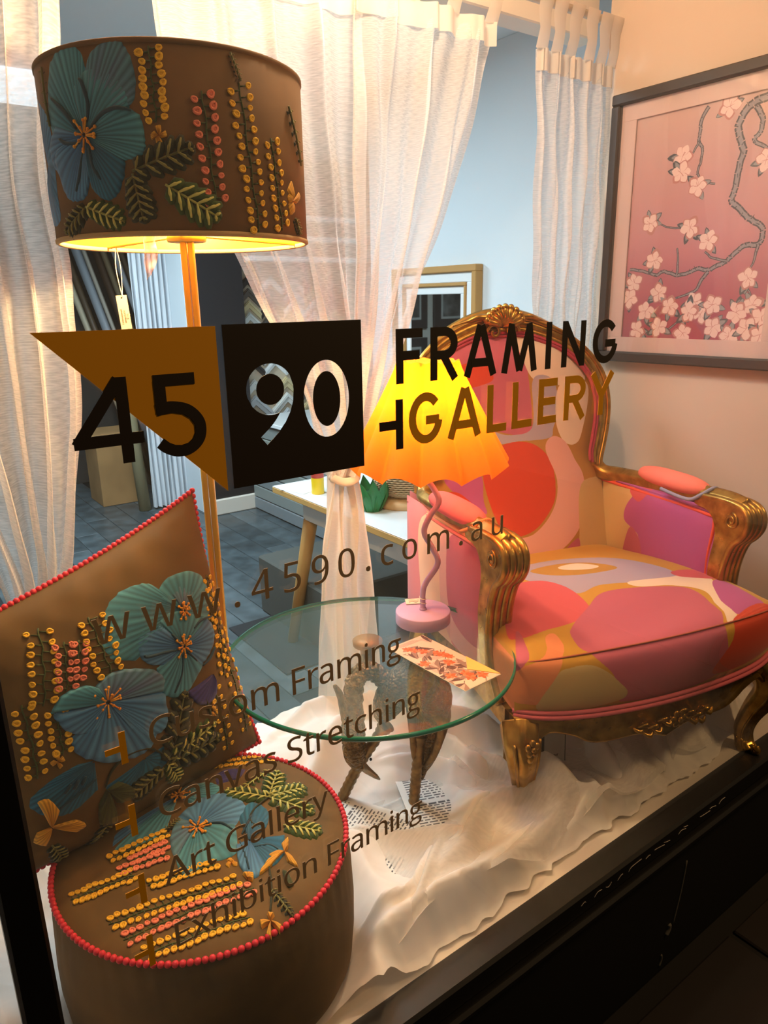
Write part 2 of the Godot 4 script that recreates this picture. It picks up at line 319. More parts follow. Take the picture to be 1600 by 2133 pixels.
func make_materials() -> void:
	M.gold = metal_gold()
	M.brass = mat(srgb(242, 200, 84), .36, .4)
	M.velvet = velvet(srgb(110, 85, 42), 3)
	M.shade_velvet = velvet(srgb(124, 92, 52), 4)
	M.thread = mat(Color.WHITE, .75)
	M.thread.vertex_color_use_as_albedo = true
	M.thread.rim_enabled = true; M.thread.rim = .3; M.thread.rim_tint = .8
	M.bead = mat(srgb(214, 44, 62), .55)
	M.knot0 = mat(srgb(240, 188, 44), .75)
	M.knot1 = mat(srgb(236, 136, 106), .75)
	M.foil = mat(srgb(214, 150, 56), .4, .55)
	M.white_wall = mat(srgb(224, 203, 183), .9)
	M.shop_wall = mat(srgb(222, 232, 238), .9)
	M.cream = mat(srgb(236, 226, 212), .6)
	M.black = mat(srgb(11, 10, 10), .45)
	M.black_wall = mat(srgb(9, 9, 9), .6)
	M.vinyl_black = mat(srgb(34, 22, 10), .6)
	M.vinyl_amber = mat(srgb(252, 176, 10), .6)
	M.vinyl_brown = mat(srgb(170, 146, 118), .6)
	M.curtain = sheer(Color(.97, .95, .93), .42, .74, .7, Vector3(2.5, 40, 1))
	M.hem = sheer(Color(.97, .93, .88), .86, .96, .8, Vector3(2.5, 12, 1))
	M.cloth = sheer(Color(.98, .96, .93), .93, 1.0, .55, Vector3(3, 3, 1))
	M.chiffon = sheer(Color(.98, .96, .93), .5, .62, .6, Vector3(4, 4, 1))
	M.gloss_white = mat(srgb(235, 240, 242), .25)
	M.ply = mat(srgb(200, 160, 92), .55)
	M.wood = mat(srgb(186, 140, 76), .55)
	M.lilac = mat(srgb(196, 166, 202), .5)
	M.paper = mat(srgb(238, 226, 200), .85)
	M.bronze = mat(Color.WHITE, .4, .75)
	M.bronze.albedo_texture = noise_tex(.03, srgb(88, 66, 38), srgb(166, 128, 76), 256, 4, 15)
	M.bronze.uv1_triplanar = true; M.bronze.uv1_scale = Vector3(6, 6, 6)
	M.scaly = mat(Color.WHITE, .4, .7)
	M.scaly.albedo_texture = M.bronze.albedo_texture
	M.scaly.uv1_triplanar = true; M.scaly.uv1_scale = Vector3(7, 7, 7)
	var cell := FastNoiseLite.new()
	cell.noise_type = FastNoiseLite.TYPE_CELLULAR; cell.frequency = .045; cell.seed = 3; cell.fractal_type = FastNoiseLite.FRACTAL_NONE
	var ct := NoiseTexture2D.new()
	ct.width = 512; ct.height = 512; ct.seamless = true; ct.noise = cell
	M.scaly.heightmap_enabled = true; M.scaly.heightmap_texture = ct; M.scaly.heightmap_scale = 1.2
	M.scaly.heightmap_flip_texture = true
	M.cardboard = mat(srgb(176, 134, 84), .9)
	M.cardboard.albedo_texture = noise_tex(.01, Color(.85, .85, .85), Color(1, 1, 1), 256, 3, 21)
	M.dark = mat(srgb(38, 40, 44), .6)
	M.pane = mat(Color(1, 1, 1, .03), .02)
	M.pane.transparency = BaseMaterial3D.TRANSPARENCY_ALPHA
	M.table_glass = mat(Color(.72, .92, .86, .03), .02)
	M.table_glass.transparency = BaseMaterial3D.TRANSPARENCY_ALPHA
	M.glass_edge = mat(srgb(18, 112, 86), .12)
	M.shade_orange = mat(srgb(255, 118, 22), .85)
	M.shade_orange.cull_mode = BaseMaterial3D.CULL_DISABLED
	M.shade_orange.backlight_enabled = true
	M.shade_orange.backlight = srgb(255, 128, 8)
	M.bulb = mat(Color(1, .9, .7), .3)
	M.bulb.emission_enabled = true; M.bulb.emission = Color(1, .82, .5); M.bulb.emission_energy_multiplier = 4.0
	M.panel = mat(Color.WHITE, .5)
	M.panel.emission_enabled = true; M.panel.emission = Color(.86, .95, 1); M.panel.emission_energy_multiplier = 1.6

# ---------------------------------------------------------------- scene
func lamp(called: String, at: Vector3, c: Color, energy: float, size: float) -> void:
	var l := OmniLight3D.new()
	l.name = called
	l.position = at; l.light_color = c; l.light_energy = energy; l.light_size = size
	l.omni_range = 12.0; l.omni_attenuation = 2.0; l.shadow_enabled = true
	add_child(l, true)

func area(called: String, at: Vector3, size: Vector2, c: Color, energy: float) -> void:
	var l := AreaLight3D.new()
	l.name = called
	l.position = at; l.rotation_degrees.x = -90; l.area_size = size
	l.light_color = c; l.light_energy = energy; l.shadow_enabled = true
	add_child(l, true)

func _ready() -> void:
	rng.seed = 7
	var cam := Camera3D.new()
	cam.name = "camera"
	cam.position = Vector3(0, 1.125, .75)
	cam.rotation_order = EULER_ORDER_YXZ
	cam.rotation_degrees = Vector3(-16.4016, -36.037, -1.0379)
	cam.fov = 70.75
	cam.near = .05; cam.far = 60
	add_child(cam)
	cam.current = true
	var we := WorldEnvironment.new()
	we.name = "environment"
	var e := Environment.new()
	e.background_mode = Environment.BG_COLOR
	e.background_color = Color(.22, .2, .17)
	e.background_energy_multiplier = 1.0
	e.ambient_light_source = Environment.AMBIENT_SOURCE_DISABLED
	e.tonemap_mode = Environment.TONE_MAPPER_LINEAR
	e.tonemap_exposure = .93
	e.sdfgi_enabled = true; e.ssao_enabled = true; e.ssil_enabled = true
	we.environment = e
	add_child(we)
	# shop ceiling panels, the spot over the display, the street lamp
	area("shop_panel_light", Vector3(.85, 2.08, -1.6), Vector2(.4, .5), Color(.87, .96, 1), 3.4)
	area("shop_panel_light", Vector3(.7, 2.08, -3.3), Vector2(1.2, .6), Color(.87, .96, 1), 10.0)
	lamp("display_downlight", Vector3(.95, 2.12, -.42), Color(1, .88, .74), .75, .05)
	lamp("street_lamp_light", Vector3(2.7, 2.6, 1.4), Color(1, .8, .55), 3.2, .2)

	make_materials()
	build_shell()
	build_shop()
	build_curtains()
	build_cloth()
	build_armchair()
	build_floor_lamp()
	build_pouf()
	build_pillow()
	build_table()
	build_table_lamp()
	build_picture()
	build_small()
	build_lettering()

func slab(called: String, lo: Vector3, hi: Vector3, m: Material, bev := .002) -> MeshInstance3D:
	var st := begin()
	box(st, lo, hi, bev)
	return struct(called, st, m)

func build_shell() -> void:
	slab("floor_display", Vector3(-1.2, FY, -.85), Vector3(2.0, 0, -.004), M.cream)
	slab("wall_right", Vector3(2.0, FY, -.82), Vector3(2.12, 2.2, .02), M.white_wall)
	slab("wall_pier", Vector3(2.12, FY, -.9), Vector3(2.5, 2.2, .02), M.white_wall)
	slab("ceiling_display", Vector3(-1.2, 2.2, -.9), Vector3(2.5, 2.3, .05), M.white_wall)
	slab("trim_header", Vector3(-1.2, 1.86, -.94), Vector3(2.0, 2.2, -.86), M.cream, .004)
	slab("wall_display_left", Vector3(-1.3, FY, -.9), Vector3(-1.2, 2.3, .02), M.white_wall)
	# shop front below and above the glass
	slab("wall_front", Vector3(-1.4, -.55, -.06), Vector3(3.6, -.05, .03), M.black_wall, .004)
	slab("wall_front_side", Vector3(2.12, -.55, .02), Vector3(3.6, 2.6, .1), M.black_wall, .004)
	slab("ground_street", Vector3(-3, -.56, .03), Vector3(5, -.45, 4), mat(srgb(22, 20, 19), .9))
	var pav := get_node("ground_street")
	for i in 5:
		for j in 4:
			var sp := begin()
			box(sp, Vector3(1.15 + i * .42, -.45, .08 + j * .42), Vector3(1.55 + i * .42, -.441 + rng.randf() * .004, .48 + j * .42), .006)
			part("paving_stone", sp, mat(srgb(26 + rng.randi() % 6, 23, 21), .85), pav)
	# black frame of the window: sill rail, mullion, glass
	var f := begin()
	box(f, Vector3(-1.4, -.05, -.012), Vector3(2.1, .002, .05), .006)
	box(f, Vector3(-1.4, -.075, .0), Vector3(2.1, -.055, .062), .006)
	var w := struct("window_1", f, M.black)
	var mu := begin()
	box(mu, Vector3(.026, 0, -.012), Vector3(.066, 2.2, .02), .004)
	part("mullion", mu, M.black, w)
	var ms := begin()
	box(ms, Vector3(.055, 0, -.03), Vector3(.0685, 2.2, -.0121), .002)
	part("glazing_bead", ms, M.cream, w)
	var g := begin()
	box(g, Vector3(.066, 0, -.003), Vector3(2.1, 2.2, .003), .0005)
	part("pane", g, M.pane, w)
	var g2 := begin()
	box(g2, Vector3(-1.3, 0, -.003), Vector3(.026, 2.2, .003), .0005)
	part("pane", g2, M.pane, w)
	# scuffs on the black front
	for s in [[1.39, -.16, 1.36, -.33, .0025], [1.345, -.32, 1.335, -.345, .006], [1.325, -.40, 1.32, -.43, .003]]:
		var sc := begin()
		tube(sc, curve([Vector3(s[0], s[1], .0305), Vector3((s[0] + s[2]) / 2 + .004, (s[1] + s[3]) / 2, .0305), Vector3(s[2], s[3], .0305)], 4), s[4], 6, 1.0)
		part("scuff", sc, mat(srgb(96, 92, 84), .8), get_node("wall_front"))
	for k in 13:
		var x := .96 + k * .04 + rng.randf() * .03
		var sc := begin()
		tube(sc, curve([Vector3(x, -.016 - rng.randf() * .012, .0502), Vector3(x + .01, -.018 - rng.randf() * .008, .0502), Vector3(x + .014 + rng.randf() * .03, -.016 - rng.randf() * .012, .0502)], 4), .0007, 5)
		part("scuff", sc, mat(srgb(200, 190, 180), .6), w)

func build_shop() -> void:
	var fl := slab("floor_shop", Vector3(-1.6, FY - .1, -6.1), Vector3(3.6, FY - .004, -.85), mat(srgb(28, 31, 34), .7))
	var bm := []
	for k in 4:
		var m := mat(Color.WHITE, .32)
		m.albedo_texture = noise_tex(.015, srgb(48 + k * 6, 58 + k * 6, 62 + k * 6), srgb(80 + k * 6, 94 + k * 6, 100 + k * 6), 256, 5, 40 + k)
		m.uv1_scale = Vector3(1.5, 1.5, 1)
		bm.append(m)
	for i in 14:
		for j in 5:
			var z := -.9 - j * 1.02 - (i % 3) * .33
			if z - 1.0 < -6.0: continue
			var st := begin()
			box(st, Vector3(.45 + i * .152, FY - .004, z - 1.015), Vector3(.45 + i * .152 + .149, FY + .0, z), .0025)
			part("floor_board", st, bm[(i * 3 + j * 5) % 4], fl)
	slab("ceiling", Vector3(-1.6, 2.12, -6.1), Vector3(3.6, 2.22, -.94), M.shop_wall)
	slab("wall_shop_right", Vector3(2.35, FY, -2.56), Vector3(2.5, 2.12, -.9), M.shop_wall)
	slab("wall_alcove_side", Vector3(3.42, FY, -4.5), Vector3(3.52, 2.12, -2.4), M.shop_wall)
	slab("wall_alcove_back", Vector3(2.376, FY, -4.4), Vector3(3.5, 2.12, -4.3), mat(srgb(206, 190, 166), .9))
	slab("wall_back", Vector3(-1.6, FY, -6.1), Vector3(2.6, 2.12, -5.9), mat(srgb(60, 56, 52), .9))
	slab("wall_shop_left", Vector3(-1.7, FY, -6.1), Vector3(-1.6, 2.12, -.9), mat(srgb(150, 150, 148), .9))
	for p in [-1.6, -3.3]:
		var st := begin()
		var px := [.65, 1.05] if p > -3 else [.1, 1.3]
		box(st, Vector3(px[0], 2.085, p - .25), Vector3(px[1], 2.119, p + .25), .004)
		var o := solo("ceiling_light_panel", st, M.panel, "flat white light panel on the shop ceiling " + ("nearest the curtains" if p > -3 else "towards the back wall"), "light", "ceiling light panels")
	# black pillar with white skirting
	var pc := begin()
	box(pc, Vector3(2.02, FY, -4.6), Vector3(2.376, 2.12, -4.17), .003)
	var pl := struct("wall_pillar", pc, mat(srgb(24, 26, 32), .6))
	var pb := begin()
	box(pb, Vector3(2.0, FY, -4.62), Vector3(2.39, FY + .12, -4.15), .008)
	var pb2 := begin()
	box(pb2, Vector3(1.985, FY, -4.62), Vector3(2.019, 2.12, -4.3), .003)
	part("skirting", pb, M.cream, pl)
	part("corner_board", pb2, M.shop_wall, pl)
	# grey boarded counter
	var cb := begin()
	box(cb, Vector3(2.36, FY, -4.15), Vector3(2.9, .28, -2.7), .003)
	var ct := thing("counter", Vector3(2.36, FY, -3.4), "grey counter clad in horizontal boards behind the white table", "counter")
	part("carcass", cb, mat(srgb(70, 76, 80), .7), ct, true)
	for k in 7:
		var st := begin()
		box(st, Vector3(2.34, FY + .01 + k * .094, -4.15), Vector3(2.362, FY + .098 + k * .094, -2.7), .006)
		part("board", st, mat(srgb(128 + (k * 7) % 12, 136 + (k * 7) % 12, 140), .55), ct, true)
	var tp := begin()
	box(tp, Vector3(2.31, .28, -4.16), Vector3(2.92, .31, -2.68), .005)
	part("countertop", tp, M.gloss_white, ct, true)
	# frame corner samples on the alcove wall
	var tones := [srgb(40, 40, 42), srgb(226, 226, 220), srgb(150, 150, 146), srgb(214, 196, 150), srgb(240, 240, 238), srgb(90, 84, 78), srgb(200, 205, 208)]
	var tm := []
	for t in tones: tm.append(mat(t, .45))
	var n := 0
	for big in 2:
		for c in (5 if big == 0 else 5):
			for r in (8 if big == 0 else 6):
				var w: float = .115 if big == 0 else .17
				var x := 2.47 + c * w * 1.62
				var y := (1.24 - r * .085) if big == 0 else (.47 - r * .12)
				if big == 1 and y < -.1: continue
				var st := begin()
				var t := .055 if big == 0 else .075
				prism(st, PackedVector2Array([Vector2(-w * .8, -w * .62), Vector2(0, w * .12), Vector2(w * .8, -w * .62), Vector2(w * .8, -w * .62 + t), Vector2(0, w * .12 + t), Vector2(-w * .8, -w * .62 + t)]), 0, .02)
				prism(st, PackedVector2Array([Vector2(-w * .8, -w * .62 + t * .55), Vector2(0, w * .12 + t * .55), Vector2(w * .8, -w * .62 + t * .55), Vector2(w * .8, -w * .62 + t * .85), Vector2(0, w * .12 + t * .85), Vector2(-w * .8, -w * .62 + t * .85)]), .02, .03)
				var o := solo("frame_sample", st, tm[(n * 3 + r * 2 + c) % tm.size()], "%s %s chevron frame sample, %s down in the %s column past the pillar" % ["small" if big == 0 else "large", ["charcoal", "white", "grey", "straw", "ivory", "taupe", "silver"][(n * 3 + r * 2 + c) % 7], ["first", "second", "third", "fourth", "fifth", "sixth", "seventh", "eighth"][r], ["first", "second", "third", "fourth", "fifth"][c]], "frame sample", "small corner samples" if big == 0 else "large corner samples")
				o.position = Vector3(x, y, -4.3)
				n += 1
	# shelves above the samples
	var sh := thing("wall_shelf", Vector3(2.9, 1.5, -4.3), "brown wall unit with white shelf rails above the chevron samples", "shelf")
	var b0 := begin(); box(b0, Vector3(2.42, 1.36, -4.3), Vector3(3.4, 2.0, -4.2), .004)
	part("backboard", b0, mat(srgb(134, 116, 100), .8), sh, true)
	for k in 3:
		var st := begin(); box(st, Vector3(2.4, 1.4 + k * .14, -4.22), Vector3(3.4, 1.435 + k * .14, -4.06), .004)
		part("rail", st, M.gloss_white, sh, true)
	# back-left storage: cartons, tube, mouldings, curtain
	var cx := begin(); box(cx, Vector3(1.43, FY, -5.3), Vector3(1.72, .17, -4.95), .004)
	var ca := solo("carton", cx, M.cardboard, "low brown cardboard carton standing on the dark shop floor", "box")
	var cl := begin(); box(cl, Vector3(1.4, .145, -5.31), Vector3(1.73, .172, -4.94), .003)
	part("lid_flap", cl, M.cardboard, ca)
	var c2 := begin(); box(c2, Vector3(1.96, FY, -5.32), Vector3(2.2, 1.44, -5.12), .004)
	var tc := solo("tall_carton", c2, mat(srgb(150, 138, 104), .9), "tall narrow olive cardboard carton behind the low carton", "box")
	var c3 := begin(); box(c3, Vector3(2.04, 1.0, -5.121), Vector3(2.12, 1.2, -5.117), .001)
	part("printed_panel", c3, mat(srgb(70, 66, 50), .9), tc)
	var tb := begin(); tube(tb, [Vector3(1.66, FY, -4.66), Vector3(1.63, .85, -4.74)], .045, 14)
	solo("postal_tube", tb, mat(srgb(130, 122, 92), .8), "upright olive cardboard tube beside the white back curtain", "tube")
	var stone := [srgb(196, 186, 160), srgb(96, 80, 62), srgb(160, 168, 176), srgb(214, 206, 190), srgb(78, 60, 46), srgb(140, 124, 96), srgb(176, 182, 188), srgb(110, 96, 78)]
	var says := ["pale cream", "dark brown", "blue grey", "off white", "deep walnut", "dull tan", "silver grey", "mid brown"]
	for k in 8:
		var st := begin()
		var x := 1.46 + k * .075
		tube(st, [Vector3(x + .52, FY, -5.5 - (k % 2) * .1), Vector3(x, 1.78, -5.72 - (k % 2) * .08)], .026 + (k % 3) * .006, 4)
		solo("moulding_length", st, mat(stone[k], .5), says[k] + " length of frame moulding leaning against the back wall", "moulding", "leaning mouldings")
	# back curtain, gathered
	var rows := []
	for i in 24:
		var y := FY + .02 + 2.1 * i / 23.0
		var row := []
		for j in 90:
			var u := j / 89.0
			row.append(Vector3(1.72 + .34 * u, y, -4.62 + .028 * sin(u * 58 + sin(y * 2) * .8) + .012 * sin(u * 131 + y)))
		rows.append(row)
	var bc := begin(); skin(bc, rows)
	var bcm := mat(srgb(226, 232, 238), .9); bcm.backlight_enabled = true; bcm.backlight = Color(.4, .4, .4)
	bcm.cull_mode = BaseMaterial3D.CULL_DISABLED
	solo("back_curtain", bc, bcm, "long white pleated curtain hanging at the back of the shop", "curtain")
	# wall mirror
	var mx := thing("mirror", Vector3(2.35, .5, -1.95), "tall gilt edged white mirror on the blue-white shop wall", "mirror")
	var zs := [-2.32, -1.70]; var y0 := .15; var y1 := 1.27
	for fr in [[.0, .03, .045, M.wood], [.03, .075, .03, M.gloss_white], [.075, .09, .036, M.wood], [.09, .125, .022, M.gloss_white]]:
		var st := begin()
		for s in 4:
			var a: float = fr[0]; var b: float = fr[1]; var d: float = fr[2]
			if s == 0: box(st, Vector3(2.35 - d, y1 - b, zs[0] + a), Vector3(2.35, y1 - a, zs[1] - a), .003)
			if s == 1: box(st, Vector3(2.35 - d, y0 + a, zs[0] + a), Vector3(2.35, y0 + b, zs[1] - a), .003)
			if s == 2: box(st, Vector3(2.35 - d, y0 + b, zs[0] + a), Vector3(2.35, y1 - b, zs[0] + b), .003)
			if s == 3: box(st, Vector3(2.35 - d, y0 + b, zs[1] - b), Vector3(2.35, y1 - b, zs[1] - a), .003)
		part("frame_moulding", st, fr[3], mx, true)
	var mg := begin(); box(mg, Vector3(2.333, y0 + .12, zs[0] + .12), Vector3(2.337, y1 - .12, zs[1] - .12), .001)
	part("mirror_glass", mg, mat(srgb(220, 228, 228), .02, 1.0), mx, true)
	# prints on the pale end of the back wall, which the mirror shows
	slab("wall_back_pale", Vector3(-1.6, FY, -5.899), Vector3(.9, 2.12, -5.88), mat(srgb(186, 184, 176), .9))
	for k in 6:
		var px := -1.42 + (k % 3) * .62; var py := .02 + (k / 3) * .78
		var pf := thing("framed_print", Vector3(px + .26, py, -5.87), "black framed grey print reflected in the wall mirror, %s of the %s row" % [["left", "middle", "right"][k % 3], "lower" if k < 3 else "upper"], "picture")
		var st := begin(); box(st, Vector3(px, py, -5.88), Vector3(px + .52, py + .68, -5.84), .006)
		part("frame", st, M.dark, pf, true)
		var s1b := begin(); box(s1b, Vector3(px + .1, py + .1, -5.841), Vector3(px + .42, py + .58, -5.838), .001)
		part("mount", s1b, mat(srgb(170, 172, 168), .8), pf, true)
		var s2 := begin(); box(s2, Vector3(px + .125, py + .125, -5.839), Vector3(px + .395, py + .555, -5.836), .001)
		var dm := mat(Color.WHITE, .7)
		dm.albedo_texture = noise_tex(.02, srgb(40, 42, 42), srgb(150, 152, 150), 128, 4, 60 + k)
		part("print", s2, dm, pf, true)
	# white table with splayed legs
	var h := .35
	var t := thing("side_table", Vector3(1.8, FY, -1.5), "white topped table with splayed wooden legs behind the tied curtain", "table")
	var a1 := begin(); box(a1, Vector3(1.41, h - .03, -2.02), Vector3(2.2, h - .003, -1.0), .003)
	part("tabletop_core", a1, M.ply, t, true)
	var a2 := begin(); box(a2, Vector3(1.411, h - .003, -2.019), Vector3(2.199, h, -1.001), .001)
	part("white_surface", a2, M.gloss_white, t, true)
	for k in 4:
		var sx := -1.0 if k % 2 == 0 else 1.0
		var sz := -1.0 if k < 2 else 1.0
		var st := begin()
		tube(st, [Vector3(1.805 + sx * .27, h - .03, -1.51 + sz * .36), Vector3(1.805 + sx * .36, FY, -1.51 + sz * .47)], [.034, .024], 8)
		part("leg", st, M.wood, t, true)
	var a3 := begin(); box(a3, Vector3(1.5, h - .15, -1.12), Vector3(2.1, h - .031, -1.06), .003)
	part("apron", a3, M.gloss_white, t, true)
	var a4 := begin(); box(a4, Vector3(1.49, h - .14, -1.9), Vector3(1.53, h - .031, -1.12), .003)
	part("apron", a4, M.gloss_white, t, true)
	# dark plinth under it
	var d1 := begin(); box(d1, Vector3(1.5, FY, -2.4), Vector3(2.08, FY + .3, -1.75), .008)
	solo("plinth", d1, mat(srgb(74, 78, 74), .7), "dark grey block standing on the floor under the white table", "plinth")
	var d2 := begin(); box(d2, Vector3(1.27, FY, -2.3), Vector3(1.7, FY + .008, -1.72), .004)
	solo("floor_mat", d2, mat(srgb(34, 38, 42), .9), "dark mat lying on the shop floor in front of the grey block", "mat")
	# things on the table
	var can := thing("spray_can", Vector3(1.5, h, -1.78), "yellow can with a red and blue label on the white table", "can")
	var s1 := begin(); lathe(s1, [[0, 0], [.026, 0], [.027, .004], [.027, .115], [.024, .122], [.012, .13], [0, .13]], Vector3(1.5, h, -1.78), 20)
	part("can_body", s1, mat(srgb(240, 208, 30), .3), can, true)
	var s2b := begin(); lathe(s2b, [[.0272, .07], [.0276, .071], [.0276, .1], [.0272, .101]], Vector3(1.5, h, -1.78), 20)
	part("label_band", s2b, mat(srgb(190, 70, 60), .4), can, true)
	var s3 := begin(); lathe(s3, [[0, .128], [.014, .128], [.014, .15], [.01, .158], [0, .158]], Vector3(1.5, h, -1.78), 14)
	part("cap", s3, mat(srgb(230, 120, 60), .4), can, true)
	var bl := begin(); box(bl, Vector3(-.03, 0, -.012), Vector3(.03, .075, .012), .004, Transform3D(Basis(Vector3.UP, .5), Vector3(1.6, h, -1.78)))
	solo("blue_packet", bl, mat(srgb(70, 140, 190), .4), "small blue packet standing beside the yellow can", "packet")
	for k in 2:
		var st := begin(); box(st, Vector3(-.1, 0, -.07), Vector3(.1, .0015, .07), .0005, Transform3D(Basis(Vector3.UP, .3 + k), Vector3(1.52 + k * .1, h + .0005 + k * .002, -1.9 + k * .06)))
		solo("paper_sheet", st, mat(srgb(226, 234, 240), .8), ["white paper sheet lying behind the yellow can", "white paper sheet overlapping another near the blue packet"][k], "paper")
	# green tissue-wrapped pot
	var gp := thing("wrapped_pot", Vector3(1.53, h, -1.43), "small pot wrapped in dark green tissue beside the wicker lamp base", "plant pot")
	var gm := mat(srgb(10, 120, 62), .4); gm.cull_mode = BaseMaterial3D.CULL_DISABLED
	for k in 9:
		var a := TAU * k / 9.0
		var dx := Vector3(cos(a), 0, sin(a)); var side := Vector3(-sin(a), 0, cos(a))
		var c := Vector3(1.53, h, -1.43)
		var st := begin()
		skin(st, [[c + dx * .03 - side * .022, c + dx * .034, c + dx * .03 + side * .022], [c + dx * .055 - side * .035 + Vector3.UP * .06, c + dx * .062 + Vector3.UP * .06, c + dx * .055 + side * .035 + Vector3.UP * .06], [c + dx * .06 - side * .012 + Vector3.UP * (.1 + rng.randf() * .03), c + dx * .075 + Vector3.UP * (.12 + rng.randf() * .02), c + dx * .06 + side * .014 + Vector3.UP * .1]])
		part("tissue_fold", st, gm, gp, true)
	var gi := begin(); lathe(gi, [[0, .0], [.035, .0], [.05, .07], [0, .07]], Vector3(1.53, h, -1.43), 16)
	part("pot", gi, mat(srgb(20, 84, 56), .5), gp, true)
	# wicker lamp base on a round board
	var wc := Vector3(1.69, h, -1.43)
	var wk := thing("wicker_lamp_base", wc, "round woven wicker lamp base on a pale wooden disc", "lamp")
	var wb := begin(); lathe(wb, [[0, 0], [.118, 0], [.122, .005], [.122, .02], [.1, .036], [0, .036]], wc, 40)
	part("wooden_disc", wb, mat(srgb(216, 176, 126), .6), wk, true)
	var wm := mat(srgb(206, 180, 140), .8)
	var prof := [[.075, .04], [.1, .06], [.122, .095], [.13, .13], [.124, .165], [.104, .2], [.075, .225], [.05, .24]]
	var core := begin()
	var pr := []
	for q in prof: pr.append([q[0] - .006, q[1]])
	lathe(core, pr, wc, 32)
	part("core", core, mat(srgb(90, 70, 46), .9), wk, true)
	var pv := []
	for q in prof: pv.append(Vector2(q[0], q[1]))
	var cv := curve(pv, 4)
	for k in cv.size():
		var st := begin()
		var pts := []
		for j in 73:
			var a := TAU * j / 72.0
			var r: float = cv[k].x + .003 * (1 if (j + k) % 2 == 0 else -1)
			pts.append(wc + Vector3(cos(a) * r, cv[k].y, sin(a) * r))
		tube(st, pts, .0032, 5)
		part("woven_strand", st, wm, wk, true)

# a hanging sheet: bounds = [[y, x0, x1], ...] from the top down, folds that deepen where it is gathered
func drape(bounds: Array, z: float, folds: float, amp: float, seed_k: float, nj := 130, per := 6, lean := 0.0) -> Array:
	var b := []
	for q in bounds: b.append(Vector3(q[1], q[0], q[2]))
	var c := curve(b, per)
	var rows := []
	var wmax := 0.0
	for p in c: wmax = maxf(wmax, p.z - p.x)
	for i in c.size():
		var p: Vector3 = c[i]
		var w := p.z - p.x
		var tight := clampf(1.6 - w / wmax, .5, 1.4)
		var row := []
		for j in nj:
			var u := j / (nj - 1.0)
			var ph := u * folds * TAU + seed_k + .5 * sin(p.y * 3.1 + seed_k)
			var d := amp * tight * (.62 * sin(ph) + .38 * sin(ph * 2.37 + 1.3 * sin(p.y * 2.0 + seed_k)))
			d += .006 * sin(u * 31 + p.y * 9 + seed_k) + .004 * sin(p.y * 21 + u * 13)
			row.append(Vector3(p.x + w * u + .35 * amp * cos(ph) * (1.0 if j > 0 and j < nj - 1 else 0.0), p.y, z + d + lean * (1.8 - p.y)))
		rows.append(row)
	return rows

func hung(called: String, label: String, bounds: Array, z: float, folds: float, amp: float, k: float, tabs: Array, group := "") -> MeshInstance3D:
	var rows := drape(bounds, z, folds, amp, k)
	var st := begin()
	skin(st, rows)
	var o := solo(called, st, M.curtain, label, "curtain", group)
	var hm := begin()
	var top := []
	for i in 2:
		var r := []
		for p in rows[0]: r.append(p + Vector3(0, .003 - .055 * i, .004))
		top.append(r)
	skin(hm, top)
	part("hem_band", hm, M.hem, o)
	for u in tabs:
		var a: Vector3 = rows[0][int(u * (rows[0].size() - 1))]
		var tb := begin()
		var tr := []
		for q in [[0.0, -.01], [.35, .012], [.7, -.006], [1.0, .014]]:
			var y := lerpf(a.y, 1.895, q[0])
			var hw := lerpf(.02, .03, absf(q[0] - .25))
			var zz := lerpf(a.z, z + .016, q[0])
			tr.append([Vector3(a.x - hw, y, zz + q[1] * .4), Vector3(a.x, y, zz + .006), Vector3(a.x + hw, y, zz + q[1] * .3)])
		skin(tb, tr)
		part("tab", tb, M.hem, o)
	return o

func build_curtains() -> void:
	var rod := begin()
	tube(rod, [Vector3(-1.19, 1.885, -.79), Vector3(1.985, 1.885, -.79)], .011, 12)
	var r := solo("curtain_rod", rod, M.cream, "cream curtain rod running along the header above the sheer curtains", "rod")
	var cap := begin()
	lathe(cap, [[0, -.008], [.016, -.008], [.018, 0], [.014, .008], [0, .008]], Vector3.ZERO, 16)
	var c := part("rod_end", cap, M.cream, r)
	c.transform = Transform3D(Basis(Vector3.FORWARD, PI / 2), Vector3(1.988, 1.885, -.79))
	var rb := []
	for q in CURTAIN_RIGHT: rb.append([q[0], q[1], minf(q[2], 1.985)])
	hung("sheer_curtain", "narrow sheer white tab curtain beside the framed print", rb, -.79, 5.0, .026, .4, [.03, .2, .42, .62, .8, .97])
	hung("sheer_curtain", "sheer white curtain hanging left of the floor lamp shade", CURTAIN_LEFT, -.80, 5.5, .04, 2.0, [.1, .3, .5, .7, .95])
	hung("sheer_curtain", "wide sheer white curtain behind the floor lamp shade, tied at its lower end", CURTAIN_MIDDLE, -.815, 4.0, .03, 1.1, [.1, .4, .7, .98])
	var sc := hung("sheer_curtain", "sheer white curtain with a slanting right edge above the orange lampshade", CURTAIN_SIDE, -.785, 3.2, .026, 3.3, [.05, .38, .68, .985])
	var tail := begin()
	skin(tail, drape(CURTAIN_TAIL, -.80, 3.0, .022, .7, 80))
	part("tied_tail", tail, M.hem, sc)
	var kn := begin()
	tube(kn, curve([Vector3(.96, .685, -.795), Vector3(.98, .676, -.767), Vector3(1.012, .679, -.767), Vector3(1.03, .69, -.795), Vector3(1.0, .7, -.825), Vector3(.96, .685, -.795)], 6), .011, 10, 1.0, .1, 3)
	part("knot", kn, M.hem, sc)

